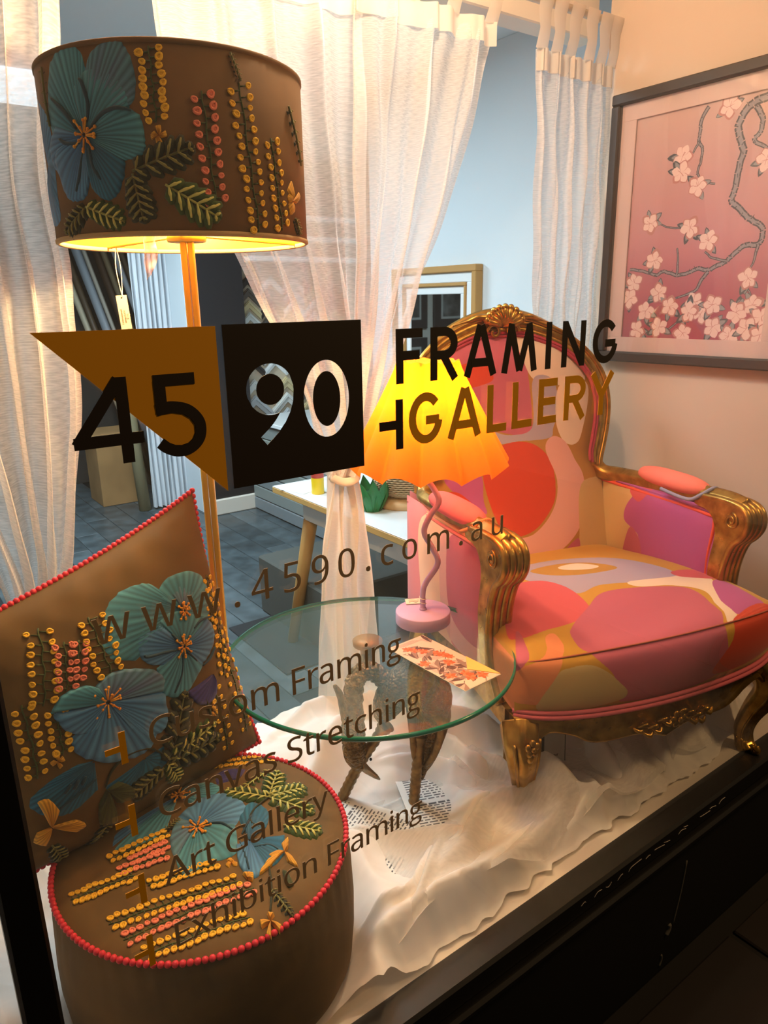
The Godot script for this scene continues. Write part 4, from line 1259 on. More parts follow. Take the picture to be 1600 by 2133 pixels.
func frond(kind: int, f: Array, owner: Node3D) -> void:
	var a := Vector2(f[1], f[2]); var b := Vector2(f[3], f[4])
	var d := (b - a)
	var nrm := d.orthogonal().normalized()
	var w: float = f[5] * .62 * UNIT[kind]
	var dark := lin(30, 42, 16) if f[0] == 0 else lin(56, 84, 24)
	var light := lin(128, 124, 62) if f[0] == 0 else lin(206, 204, 112)
	var n := 5
	var st := begin()
	for pass_k in 2:
		st.set_color(dark if pass_k == 0 else light)
		for k in n + 1:
			var t := (k + .4) / (n + .5)
			var root := a.lerp(b, t * .92)
			for e: float in [-1.0, 1.0]:
				var ln := w * (.45 + .75 * sin(PI * (.12 + .8 * t))) * (1.0 if pass_k == 0 else .82)
				if k == n: ln *= .55
				var tipp := root + (nrm * e * .82 + d.normalized() * .62).normalized() * ln
				var r0 := .0074 if pass_k == 0 else .0019
				var h0 := -.0028 if pass_k == 0 else .0052
				var sl := f[5] / .03 as float
				tube(st, [smap(kind, root.x, root.y, h0), smap(kind, lerpf(root.x, tipp.x, .55), lerpf(root.y, tipp.y, .55), h0 + .0015), smap(kind, tipp.x, tipp.y, h0)], [r0 * .5 * sl, r0 * sl, r0 * .45 * sl], 5)
	st.set_color(light.lerp(dark, .35))
	tube(st, [smap(kind, a.x, a.y, .003), smap(kind, (a.x + b.x) / 2, (a.y + b.y) / 2, .004), smap(kind, b.x, b.y, .003)], .0019, 5)
	part("leaf", st, M.thread, owner, true)

func stamen(kind: int, c: Array, owner: Node3D, r: float) -> void:
	var st := begin()
	r *= UNIT[kind]
	for k in 16:
		var a := TAU * k / 16 + .2 * sin(k * 3.0)
		var l := r * (.72 + .28 * sin(k * 2.3))
		st.set_color(lin(214, 138, 26) if k % 3 else lin(236, 166, 44))
		var q := Vector2(c[0] + cos(a) * l, c[1] + sin(a) * l)
		tube(st, [smap(kind, c[0] + cos(a) * r * .15, c[1] + sin(a) * r * .15, .006), smap(kind, q.x, q.y, .0062)], .0014, 5)
		ball(st, smap(kind, q.x, q.y, .0066), Vector3.ONE * .0026, 6, 4)
	part("stamens", st, M.thread, owner, true)

# ---------------------------------------------------------------- floor lamp
func build_floor_lamp() -> void:
	var at := Vector3(.513, 0, -.52)
	var t := thing("floor_lamp", at, "brass floor lamp with a brown velvet drum shade embroidered with blue poppies", "lamp")
	var b := begin()
	lathe(b, [[0, 0], [.13, 0], [.135, .006], [.13, .018], [.03, .026], [0, .026]], at, 40)
	part("base", b, M.brass, t, true)
	var pole := begin()
	for s: float in [-1.0, 1.0]:
		box(pole, Vector3(-.0052, .02, -.009) + Vector3(s * .0062, 0, 0), Vector3(.0052, 1.228, .009) + Vector3(s * .0062, 0, 0), .002, Transform3D(Basis(Vector3.UP, -.5), at))
	part("pole", pole, M.brass, t, true)
	var so := begin()
	lathe(so, [[0, 1.226], [.032, 1.226], [.034, 1.23], [.032, 1.238], [.017, 1.24], [.017, 1.29], [0, 1.29]], at, 24)
	part("socket", so, M.brass, t, true)
	var bu := begin()
	ball(bu, at + Vector3(0, 1.325, 0), Vector3(.03, .036, .03), 16, 12)
	part("lamp_bulb", bu, M.bulb, t, true)
	lamp("floor_lamp_light", at + Vector3(0, 1.325, 0), Color(1, .86, .62), .75, .03)
	var sh := begin()
	lathe(sh, [[SR - .004, 1.222], [SR, 1.224], [SR, 1.35], [SR, 1.471], [SR - .004, 1.473]], at, 96)
	var shade := part("shade", sh, M.shade_velvet, t, true)
	var fo := begin()
	lathe(fo, [[SR - .004, 1.473], [SR - .005, 1.35], [SR - .004, 1.222]], at, 96)
	part("foil_lining", fo, M.foil, shade)
	for y in [1.224, 1.470]:
		var rm := begin()
		var pts := []
		for k in 65: pts.append(at + Vector3(cos(TAU * k / 64) * (SR - .002), y, sin(TAU * k / 64) * (SR - .002)))
		tube(rm, pts, .0045, 6)
		part("rim_trim", rm, mat(srgb(190, 160, 110), .85) if y < 1.3 else M.shade_velvet, shade)
	for k in 3:
		var a := TAU * k / 3 + 3.55
		var w := begin()
		tube(w, [at + Vector3(0, 1.237, 0), at + Vector3(sin(a) * (SR - .006), 1.226, cos(a) * (SR - .006))], .002, 6)
		part("spider_arm", w, M.brass, t, true)
	var lay := .0
	for p in SHADE_PETALS:
		petal(0, p, lay, t, "embroidered_petal"); lay += .0005
	for p in SHADE_LILIES: petal(0, p, .001, t, "embroidered_petal")
	for p in SHADE_STROKES: stroke_line(0, p, t, .003, "dark_stitch")
	for f in SHADE_FRONDS: frond(0, f, t)
	stamen(0, STAMENS[0], t, .024)
	knots(0, SHADE_SPRAYS, t)
	# price tag on a string, and a scrap of clear wrapping
	var tg := thing("price_tag", Vector3(.4414, 1.08, -.686), "small cream price tag on a looped string below the velvet shade", "tag")
	var s0 := begin()
	tube(s0, curve([Vector3(.4414, 1.228, -.684), Vector3(.4375, 1.19, -.686), Vector3(.4435, 1.137, -.686)], 5), .0009, 5)
	tube(s0, curve([Vector3(.4414, 1.228, -.684), Vector3(.4465, 1.19, -.686), Vector3(.4435, 1.137, -.686)], 5), .0009, 5)
	part("string", s0, mat(srgb(246, 238, 214), .9), tg, true)
	var xf := Transform3D(Basis(Vector3.UP, -.3) * Basis(Vector3.BACK, .06), Vector3(.4432, 1.1105, -.686))
	var c0 := begin()
	box(c0, Vector3(-.0098, -.031, -.0004), Vector3(.0098, .031, .0004), .0002, xf)
	part("card", c0, mat(srgb(232, 220, 190), .85), tg, true)
	var hole := begin()
	lathe(hole, [[0, 0], [.0014, 0], [.0014, .0002], [0, .0002]], Vector3.ZERO, 10)
	var ho := part("eyelet", hole, M.dark, tg)
	ho.transform = Transform3D(Basis(Vector3.UP, -.3) * Basis(Vector3.RIGHT, PI / 2), xf * Vector3(0, .0265, .0005) - tg.position)
	for k in 3:
		var tm := TextMesh.new()
		var sf := SystemFont.new(); sf.font_names = PackedStringArray(["Droid Sans"])
		tm.font = sf; tm.font_size = 16; tm.pixel_size = .0003; tm.depth = .0002
		tm.text = ["Embroidered", "lampshade", "$275"][k]
		var o := part("lettering", tm, M.dark, tg)
		o.transform = Transform3D(xf.basis * Basis(Vector3.BACK, PI / 2), xf * Vector3(-.0045 + k * .0052, -.008, .0006) - tg.position)
	var ce := begin()
	var rows := []
	for i in 9:
		var v := i / 8.0
		var row := []
		for j in 6:
			var u := j / 5.0
			row.append(Vector3(.4345 + .023 * u * (1 - .75 * maxf(0, v - .6) * 2.0) , 1.245 - .082 * v + .01 * u * v, -.514 + .004 * sin(u * 9 + v * 7) + .003 * sin(v * 17)))
		rows.append(row)
	skin(ce, rows)
	var cm := mat(Color(1, .93, .86, .5), .3)
	cm.transparency = BaseMaterial3D.TRANSPARENCY_ALPHA
	cm.cull_mode = BaseMaterial3D.CULL_DISABLED
	solo("clear_wrapping", ce, cm, "crumpled scrap of clear wrapping hanging inside the velvet shade", "wrapping")

# ---------------------------------------------------------------- pouf
func bead_row(pts: Array, owner: Node3D, bm: Mesh) -> void:
	for p in pts:
		var o := part("bead", bm, M.bead, owner)
		o.position = p - owner.position

func build_pouf() -> void:
	var at := Vector3(QC.x, 0, QC.z)
	var t := thing("pouf", at, "round brown velvet pouf with embroidered flowers on top and red beaded edge", "pouf")
	var rows := []
	for q in [[.232, .006], [.242, .03], [.2455, .08], [.246, .13], [.245, .18], [.2425, .22], [.239, .245], [.236, .2505], [.2, .2555], [.15, .2598], [.1, .263], [.05, .2653], [.004, .266]]:
		var row := []
		for j in 160:
			var a := TAU * j / 160
			var k := clampf((q[1] - .15) / .08, 0, 1) * (1.0 if q[1] < .2504 else 0.0)
			var r: float = q[0] + .0016 * k * sin(a * 61 + 2 * sin(a * 9)) - .003 * (1 - k) * sin(a * 5 + q[1] * 14) * (1.0 if q[1] < .24 else 0.0)
			row.append(at + Vector3(cos(a) * r, q[1], sin(a) * r))
		rows.append(row)
	var st := begin()
	skin(st, rows, true)
	part("velvet_cover", st, M.velvet, t, true)
	var bs := begin()
	ball(bs, Vector3.ZERO, Vector3.ONE * .0052, 8, 6)
	var bm := commit(bs)
	var pts := []
	for k in 150: pts.append(at + Vector3(cos(TAU * k / 150) * .2395, .2515, sin(TAU * k / 150) * .2395))
	bead_row(pts, t, bm)
	var lay := 0.0
	for p in POUF_PETALS:
		petal(2, p, lay, t, "embroidered_petal"); lay += .0004
	for p in POUF_LILIES: petal(2, p, .001, t, "embroidered_petal")
	for p in POUF_STROKES: stroke_line(2, p, t, .0022, "stitched_line")
	for f in POUF_FRONDS: frond(2, f, t)
	stamen(2, STAMENS[4], t, .022)
	stamen(2, STAMENS[5], t, .024)
	knots(2, POUF_SPRAYS, t)

func build_pillow() -> void:
	var at := Vector3(.3, .26, -.44)
	var t := thing("pillow", at, "square brown velvet pillow with embroidered poppies and red beaded edge leaning behind the pouf", "pillow")
	for side: float in [1.0, -1.0]:
		var rows := []
		for i in 49:
			var row := []
			for j in 49:
				row.append(pillow_at(j / 48.0, i / 48.0, 0, side))
			rows.append(row)
		var st := begin()
		skin(st, rows)
		part("velvet_front" if side > 0 else "velvet_back", st, M.velvet, t, true)
	var bs := begin()
	ball(bs, Vector3.ZERO, Vector3.ONE * .0055, 8, 6)
	var bm := commit(bs)
	var pts := []
	for e in 4:
		for k in 52:
			var s := k / 52.0
			var q: Vector2 = [Vector2(s, 1), Vector2(1, 1 - s), Vector2(1 - s, 0), Vector2(0, s)][e]
			pts.append(pillow_at(q.x, q.y, 0))
	bead_row(pts, t, bm)
	var lay := 0.0
	for p in PILLOW_PETALS:
		petal(1, p, lay, t, "embroidered_petal"); lay += .0004
	for p in PILLOW_LILIES: petal(1, p, .001, t, "embroidered_petal")
	for p in PILLOW_STROKES: stroke_line(1, p, t, .0026, "stitched_line")
	for f in PILLOW_FRONDS: frond(1, f, t)
	stamen(1, STAMENS[1], t, .016)
	stamen(1, STAMENS[2], t, .022)
	stamen(1, STAMENS[3], t, .03)
	knots(1, PILLOW_SPRAYS, t)
	var sg := begin()
	box(sg, Vector3(.553, .205, -.478), Vector3(.559, .237, -.477), .0004)
	part("care_loop", sg, M.pane, t, true)

# ---------------------------------------------------------------- crane table
const TC := Vector3(.79, 0, -.40)
func build_table() -> void:
	var t := thing("crane_table", TC, "round glass topped side table on a bronze crane with bent neck", "table")
	var g := begin()
	lathe(g, [[0, .39], [.306, .39]], TC, 96)
	lathe(g, [[.306, .4], [0, .4]], TC, 96)
	part("glass_top", g, M.table_glass, t, true)
	var ge := begin()
	lathe(ge, [[.306, .39], [.3095, .391], [.311, .395], [.3095, .399], [.306, .4]], TC, 128)
	part("glass_edge", ge, M.glass_edge, t, true)
	# body: rings along a curved axis from the breast to the tail
	var ax := curve([Vector3(.815, .225, -.40), Vector3(.84, .3, -.375), Vector3(.872, .335, -.345), Vector3(.902, .30, -.325), Vector3(.905, .235, -.325), Vector3(.895, .17, -.33), Vector3(.885, .115, -.333), Vector3(.88, .082, -.335)], 5)
	var rad := [.012, .03, .042, .05, .055, .058, .06, .062, .064, .066, .068, .069, .069, .068, .067, .065, .062, .058, .053, .048, .044, .04, .036, .032, .029, .026, .024, .022, .02, .018, .016, .014, .012, .01, .008, .006]
	var body := begin()
	var fr := frames(ax)
	var rows := []
	for i in ax.size():
		var row := []
		for j in 40:
			var a := TAU * j / 40
			var r: float = rad[i] * .72
			# overlapping feather tips
			r *= 1 + .05 * absf(sin(a * 10 + (i % 2) * PI / 2)) * (1 if i > 2 else 0)
			row.append(ax[i] + fr[i][0] * cos(a) * r + fr[i][1] * sin(a) * r * .85)
		rows.append(row)
	skin(body, rows, true)
	part("body", body, M.scaly, t, true)
	for s: float in [-1.0, 1.0]:
		var wg := begin()
		var side := Vector3(.6, 0, .8) * .03 * s
		for k in 5:
			var o := Vector3(-.8, 0, .6) * (k - 2) * .014
			tube(wg, curve([Vector3(.88, .30, -.345) + side * .7 + o * .4, Vector3(.898, .24, -.328) + side * 1.05 + o, Vector3(.892, .165, -.331) + side * .75 + o * .8, Vector3(.882, .105 + absf(k - 2) * .01, -.335) + side * .3 + o * .4], 5), [.008, .009, .01, .011, .012, .012, .012, .011, .01, .01, .009, .009, .008, .007, .005, .003], 7, .5)
		part("wing", wg, M.bronze, t, true)
	# neck: rises to the cap under the glass, then hooks down to the head
	var nk := begin()
	var np := curve([Vector3(.842, .30, -.375), Vector3(.815, .34, -.395), Vector3(.79, .355, -.41), Vector3(.768, .335, -.422), Vector3(.762, .28, -.425), Vector3(.76, .22, -.425), Vector3(.76, .175, -.424)], 8)
	var nr := []
	for k in np.size(): nr.append(.021 + .0016 * sin(k * 2.1) + (.004 if k > 34 else 0.0))
	tube(nk, np, nr, 18, 1.0, .06, 7)
	part("neck", nk, M.scaly, t, true)
	var hd := begin()
	tube(hd, curve([Vector3(.76, .19, -.424), Vector3(.761, .16, -.423), Vector3(.766, .13, -.42), Vector3(.775, .112, -.413)], 4), [.02, .024, .027, .029, .029, .028, .026, .023, .02, .017, .014, .011, .008], 16, .85, .04, 8)
	var head := part("head", hd, M.scaly, t, true)
	var bk := begin()
	tube(bk, [Vector3(.77, .125, -.417), Vector3(.782, .108, -.406), Vector3(.797, .092, -.393), Vector3(.803, .085, -.388)], [.012, .0095, .006, .002], 10, .7)
	part("beak", bk, mat(srgb(150, 132, 108), .35, .7), head)
	var cr := begin()
	tube(cr, curve([Vector3(.757, .2, -.425), Vector3(.745, .255, -.434), Vector3(.738, .3, -.44), Vector3(.728, .325, -.447)], 5), [.014, .015, .015, .014, .013, .012, .011, .0105, .01, .009, .009, .008, .007, .006, .005, .003], 8, .55)
	part("crest_plume", cr, M.bronze, head)
	for s: float in [-1.0, 1.0]:
		ball_part("eye", Vector3(.766, .14, -.42) + Vector3(.02 * s * .6 + .008, 0, .02 * s * .8 + .006), .0035, M.dark, head)
	# cap that carries the glass
	var cp := begin()
	lathe(cp, [[0, .352], [.016, .354], [.018, .375], [.033, .379], [.034, .3895], [0, .3895]], Vector3(.835, 0, -.47), 28)
	part("support_cap", cp, mat(srgb(168, 122, 66), .5, .3), t, true)
	var cs := begin()
	tube(cs, curve([Vector3(.835, .356, -.47), Vector3(.815, .345, -.45), Vector3(.79, .35, -.41)], 5), .014, 10)
	part("support_stem", cs, M.bronze, t, true)
	# legs with rings and toes
	var li := 0
	for l in [[Vector3(.82, .22, -.385), Vector3(.775, .12, -.425), Vector3(.735, .012, -.455)], [Vector3(.878, .2, -.335), Vector3(.866, .1, -.335), Vector3(.852, .012, -.33)]]:
		var st := begin()
		var c := curve(l, 16)
		var rr := []
		for k in c.size(): rr.append(.0112 + .0022 * (1 if k % 2 == 0 else 0) + .008 * maxf(0, 1 - k / 5.0))
		tube(st, c, rr, 12)
		part("leg", st, M.bronze, t, true)
		for k in 4:
			var a: float = -.6 + (k - 1) * .75 if k < 3 else PI - .6
			var d := Vector3(sin(a), 0, cos(a))
			var toe := begin()
			var p: Vector3 = l[2]
			tube(toe, curve([p + Vector3(0, .006, 0), p + d * .02 + Vector3(0, .004, 0), p + d * .042 + Vector3(0, -.003, 0)], 4), [.01, .0095, .009, .0085, .008, .0075, .006, .005, .003], 8, .8)
			part("toe", toe, M.bronze, t, true)
		li += 1

func ball_part(called: String, at: Vector3, r: float, m: Material, owner: Node3D) -> void:
	var st := begin()
	ball(st, at, Vector3.ONE * r, 8, 6)
	part(called, st, m, owner)

func build_table_lamp() -> void:
	var at := Vector3(.981, .4, -.451)
	var t := thing("table_lamp", at, "lilac table lamp with a wavy stem and glowing orange pleated shade", "lamp")
	var b := begin()
	lathe(b, [[0, .0005], [.062, .0005], [.0638, .0025], [.0638, .0275], [.062, .0298], [.003, .031], [0, .031]], at, 64)
	part("base", b, M.lilac, t, true)
	var sd := Vector3(.7749, 0, .632)
	var side := Vector3(.777, 0, .629)
	var sp := curve([Vector3(0, .03, 0), Vector3(0, .075, 0), side * .008 + Vector3(0, .1, 0), side * .034 + Vector3(0, .145, 0), side * .022 + Vector3(0, .182, 0), side * .003 + Vector3(0, .22, 0), side * .016 + Vector3(0, .258, 0), side * .036 + Vector3(0, .292, 0), side * .022 + Vector3(0, .325, 0), side * .003 + Vector3(0, .352, 0), side * .006 + Vector3(0, .39, 0), side * .01 + Vector3(0, .46, 0)], 6)
	var pts := []
	for p in sp: pts.append(at + p)
	var st := begin()
	tube(st, pts, .0066, 14)
	part("wavy_stem", st, M.lilac, t, true)
	var co := begin()
	lathe(co, [[.0068, .03], [.0085, .031], [.0085, .035], [.0068, .036]], at, 16)
	part("collar", co, M.lilac, t, true)
	var so := begin()
	lathe(so, [[0, .44], [.016, .44], [.016, .485], [0, .485]], at + side * .01, 16)
	part("socket", so, M.lilac, t, true)
	var bu := begin()
	ball(bu, at + side * .01 + Vector3(0, .515, 0), Vector3(.022, .028, .022), 14, 10)
	part("lamp_bulb", bu, M.bulb, t, true)
	lamp("table_lamp_light", at + side * .01 + Vector3(0, .515, 0), Color(1, .84, .58), .22, .02)
	# pleated shade with scalloped hem
	var rows := []
	var cu := at + side * .012
	for i in 15:
		var v := i / 14.0
		var row := []
		for j in 193:
			var a := TAU * j / 192
			var f := 12.0
			var fl := absf(cos(a * f / 2.0))
			var r := lerpf(.064, .168, pow(v, 1.05)) * (1 + lerpf(.06, .12, v) * (fl - .4))
			var y := lerpf(.598, .376, v) + .010 * v - .022 * v * v * v * (1 - fl)
			if i == 0: y += .004 * fl
			row.append(cu + Vector3(cos(a) * r, y, sin(a) * r))
		rows.append(row)
	var sh := begin()
	skin(sh, rows)
	part("pleated_shade", sh, M.shade_orange, t, true)
	for k in 3:
		var a := TAU * k / 3 + .4
		var w := begin()
		tube(w, [cu + Vector3(0, .575, 0), cu + Vector3(cos(a) * .063, .59, sin(a) * .063)], .0015, 5)
		part("shade_wire", w, M.lilac, t, true)
	var hp := begin()
	tube(hp, [cu + Vector3(0, .575, 0), at + side * .01 + Vector3(0, .48, 0)], .003, 6)
	part("shade_holder", hp, M.lilac, t, true)
	# price ticket on the base, tied to the stem
	var tk := begin()
	box(tk, Vector3(-.022, 0, -.014), Vector3(.022, .0008, .014), .0002, Transform3D(Basis(Vector3.UP, -.55) * Basis(Vector3.RIGHT, .04), at + Vector3(.012, .0322, -.058) + Vector3(-.0, 0, .012)))
	var tkt := solo("price_ticket", tk, M.paper, "small cream price ticket lying on the lilac lamp base", "tag")
	for k in 3:
		var ln := begin()
		tube(ln, curve([Vector3(-.014, .001, -.006 + k * .006), Vector3(-.006, .001, -.009 + k * .006), Vector3(.002, .001, -.004 + k * .006), Vector3(.012 - k * .002, .001, -.007 + k * .006)], 5), .0004, 4)
		var o := part("pen_line", ln, mat(srgb(110, 92, 66), .8), tkt)
		o.transform = Transform3D(Basis(Vector3.UP, -.55), at + Vector3(.012, .0324, -.046))
	var sr := begin()
	var cc := []
	for k in 20: cc.append(at + Vector3(cos(k * .66) * .008, .045 + k * .0011, sin(k * .66) * .008))
	tube(sr, cc, .0008, 5)
	part("string", sr, M.paper, tkt)

# ---------------------------------------------------------------- framed print
func build_picture() -> void:
	var z0 := -.77; var z1 := -.165; var y0 := .925; var y1 := 1.69
	var t := thing("framed_print", Vector3(2.0, y0, (z0 + z1) / 2), "large dark framed print of blossom branches on a pink ground, hung on the warm wall", "picture")
	for s in 4:
		var f := begin()
		var w := .03
		if s == 0: box(f, Vector3(1.965, y1 - w, z0), Vector3(2.0, y1, z1), .004)
		if s == 1: box(f, Vector3(1.965, y0, z0), Vector3(2.0, y0 + w, z1), .004)
		if s == 2: box(f, Vector3(1.965, y0 + w, z0), Vector3(2.0, y1 - w, z0 + w), .004)
		if s == 3: box(f, Vector3(1.965, y0 + w, z1 - w), Vector3(2.0, y1 - w, z1), .004)
		part("frame_moulding", f, mat(srgb(62, 56, 54), .45), t, true)
	var m := begin()
	var ym := [y0 + .03, 1.0, 1.615, y1 - .03]
	var zm := [z0 + .03, -.69, -.249, z1 - .03]
	box(m, Vector3(1.982, ym[2], zm[0]), Vector3(1.986, ym[3], zm[3]), .0008)
	box(m, Vector3(1.982, ym[0], zm[0]), Vector3(1.986, ym[1], zm[3]), .0008)
	box(m, Vector3(1.982, ym[1], zm[0]), Vector3(1.986, ym[2], zm[1]), .0008)
	box(m, Vector3(1.982, ym[1], zm[2]), Vector3(1.986, ym[2], zm[3]), .0008)
	part("mount", m, mat(srgb(226, 196, 186), .9), t, true)
	# the print
	var W := 720
	var H := 1004
	var img := Image.create(W, H, false, Image.FORMAT_RGB8)
	for y in H:
		var v := y / float(H)
		var c := srgb(216, 178, 166).lerp(srgb(206, 140, 146), clampf(v / .55, 0, 1)).lerp(srgb(172, 62, 84), smoothstep(.5, .95, v))
		img.fill_rect(Rect2i(0, y, W, 1), c)
	var sz := Vector2(W, H)
	var k_px := W / 960.0
	for b in ART_BRANCHES:
		var pts := []
		for k in range(2, b.size(), 2): pts.append(Vector2(b[k], b[k + 1]) * sz)
		var c := curve(pts, 4)
		for k in c.size(): c[k] += Vector2(rng.randf() - .5, rng.randf() - .5) * 5.0
		line(img, c, b[0] * k_px * 1.25 + 4, b[1] * k_px * 1.25 + 3, srgb(56, 52, 58))
		line(img, c, b[0] * k_px * .8, b[1] * k_px * .8, srgb(150, 142, 148))
		for k in c.size():
			if k % 3 == 0: line(img, [c[k], c[k] + Vector2(rng.randf() - .5, rng.randf() - .5) * b[0] * 1.1], 4, 2, srgb(56, 52, 58))
	for k in range(0, ART_BLOSSOMS.size(), 2):
		var c := Vector2(ART_BLOSSOMS[k], ART_BLOSSOMS[k + 1]) * sz
		for l in 3:
			var a := rng.randf() * TAU
			leaf(img, c, a, 62 + rng.randf() * 18, srgb(70, 70, 76), 1.25)
			leaf(img, c, a, 56 + rng.randf() * 14, srgb(150, 150, 152), 1.0)
		var a0 := rng.randf() * TAU
		for l in 5:
			var a := a0 + TAU * l / 5 + rng.randf() * .4
			leaf(img, c, a, 46 + rng.randf() * 12, srgb(196, 130, 122), 2.5)
			leaf(img, c, a, 42 + rng.randf() * 10, srgb(250, 216, 206), 2.3)
		for l in 4:
			var a := rng.randf() * TAU
			line(img, [c, c + Vector2(cos(a), sin(a)) * 20], 2, 1.5, srgb(198, 132, 122))
	var pm := mat(Color.WHITE, .8)
	pm.albedo_texture = ImageTexture.create_from_image(img)
	pm.texture_repeat = false
	var p := begin()
	skin(p, [[Vector3(1.988, 1.615, -.69), Vector3(1.988, 1.615, -.249)], [Vector3(1.988, 1.0, -.69), Vector3(1.988, 1.0, -.249)]])
	var pr := part("print", p, pm, t, true)
	var bb := begin()
	box(bb, Vector3(1.989, y0 + .01, z0 + .01), Vector3(1.999, y1 - .01, z1 - .01), .001)
	part("backing_board", bb, M.cardboard, t, true)
	var g := begin()
	box(g, Vector3(1.975, y0 + .028, z0 + .028), Vector3(1.977, y1 - .028, z1 - .028), .0004)
	part("glazing", g, M.pane, t, true)

func leaf(img: Image, c: Vector2, a: float, l: float, col: Color, fat: float) -> void:
	var d := Vector2(cos(a), sin(a)); var n := d.orthogonal()
	var pts := []
	for q in [[0.0, 0.0], [.3, .12], [.6, .17], [.85, .1], [1.0, 0.0], [.85, -.1], [.6, -.17], [.3, -.12]]:
		pts.append(c + d * q[0] * l + n * q[1] * l * fat)
	fill(img, PackedVector2Array(pts), col)

func build_small() -> void:
	# printed card on the glass table top
	var img := Image.create(256, 512, false, Image.FORMAT_RGB8)
	img.fill(srgb(226, 196, 170))
	for k in 26:
		var c := Vector2(20 + rng.randf() * 216, 40 + rng.randf() * 440)
		var a := rng.randf() * TAU
		for l in 3: leaf(img, c, a + (l - 1) * .5, 70 + rng.randf() * 60, [srgb(96, 66, 58), srgb(150, 120, 104), srgb(204, 170, 150)][(k + l) % 3], .8)
	for k in 22:
		var c := Vector2(20 + rng.randf() * 216, 50 + rng.randf() * 430)
		line(img, [c, c + Vector2(rng.randf() - .5, rng.randf() - .5) * 130], 4, 2, srgb(70, 48, 46))
	for k in 13:
		var c := Vector2(30 + rng.randf() * 196, 60 + rng.randf() * 410)
		for l in 7: leaf(img, c, TAU * l / 7 + k, 24 + rng.randf() * 14, [srgb(240, 96, 52), srgb(246, 128, 84)][l % 2], 1.6)
	for k in 5: line(img, [Vector2(20 + k * 12, 12 + k * 6), Vector2(170 + k * 10, 14 + k * 6)], 2, 2, srgb(110, 90, 80))
	var cm := mat(Color.WHITE, .45)
	cm.albedo_texture = ImageTexture.create_from_image(img)
	cm.texture_repeat = false
	var cd := thing("greeting_card", Vector3(.889, .4, -.275), "cream card printed with orange flowers lying on the glass table top", "card")
	var xf := Transform3D(Basis(Vector3.UP, .05), Vector3(.889, .4006, -.275))
	var b := begin()
	box(b, Vector3(-.05, 0, -.117), Vector3(.05, .0012, .117), .0003, xf)
	part("card_stock", b, M.paper, cd, true)
	var f := begin()
	skin(f, [[xf * Vector3(-.0495, .0016, -.1165), xf * Vector3(.0495, .0016, -.1165)], [xf * Vector3(-.0495, .0016, .1165), xf * Vector3(.0495, .0016, .1165)]])
	part("printed_face", f, cm, cd, true)
	var fl := begin()
	prism(fl, PackedVector2Array([Vector2(.0495, .02), Vector2(.0495, .116), Vector2(.012, .06)]), 0, .0012, xf * Transform3D(Basis(Vector3.RIGHT, PI / 2), Vector3(0, .0030, 0)))
	part("envelope_corner", fl, mat(srgb(244, 190, 96), .7), cd, true)
	# information card that stands behind the chair leg
	var ic := thing("information_card", Vector3(1.215, .0, -.235), "white upright card with a black photo and small black lettering behind the chair's front leg", "card")
	var bx := Basis(Vector3.UP, -.32) * Basis(Vector3.RIGHT, -.06)
	var xi := Transform3D(bx, Vector3(1.186, .012, -.25))
	var s := begin()
	box(s, Vector3(-.075, 0, -.001), Vector3(.065, .19, .001), .0004, xi)
	part("card_stock", s, mat(srgb(214, 212, 206), .8), ic, true)
	var e := begin()
	box(e, Vector3(.065, 0, -.0014), Vector3(.067, .19, .0016), .0002, xi)
	part("dark_edge", e, M.dark, ic, true)
	var ph := begin()
	box(ph, Vector3(-.062, .056, .001), Vector3(.008, .17, .0016), .0002, xi)
	part("photo", ph, mat(srgb(30, 26, 28), .5), ic, true)
	for k in 2:
		var tm := TextMesh.new()
		var sf := SystemFont.new(); sf.font_names = PackedStringArray(["Droid Sans"])
		if k == 0: sf.font_weight = 700
		tm.font = sf; tm.font_size = 32; tm.pixel_size = .00033 if k == 0 else .0002; tm.depth = .0003
		tm.text = ["design interieur", "interiors & homewares"][k]
		tm.horizontal_alignment = HORIZONTAL_ALIGNMENT_RIGHT
		var o := part("lettering", tm, M.dark, ic)
		o.transform = Transform3D(bx, xi * Vector3(.047, .04 - k * .016, .0014) - ic.position)

# ---------------------------------------------------------------- lettering on the pane
const ZL := .0034

func stroke_poly(pts: Array, w: float) -> Array:
	var p := PackedVector2Array()
	for q in pts: p.append(q * 1000.0)
	var out := []
	for poly in Geometry2D.offset_polyline(p, w * 500.0, Geometry2D.JOIN_MITER if pts.size() < 5 else Geometry2D.JOIN_ROUND, Geometry2D.END_BUTT):
		var r := PackedVector2Array()
		for q in poly: r.append(q / 1000.0)
		if not Geometry2D.is_polygon_clockwise(poly): out.append(r)
	return out

func glyph(called: String, strokes: Array, w: float, m: Material, owner: Node3D, z := ZL) -> void:
	var st := begin()
	var lift := 0.0
	for s in strokes:
		for poly in stroke_poly(s, w): prism(st, poly, z, z + .0006 + lift)
		lift += .00006
	part(called, st, m, owner, true)

func arc(c: Vector2, r: Vector2, a0: float, a1: float, n := 24) -> Array:
	var out := []
	for k in n + 1:
		var a := deg_to_rad(lerpf(a0, a1, float(k) / n))
		out.append(c + Vector2(cos(a) * r.x, sin(a) * r.y))
	return out

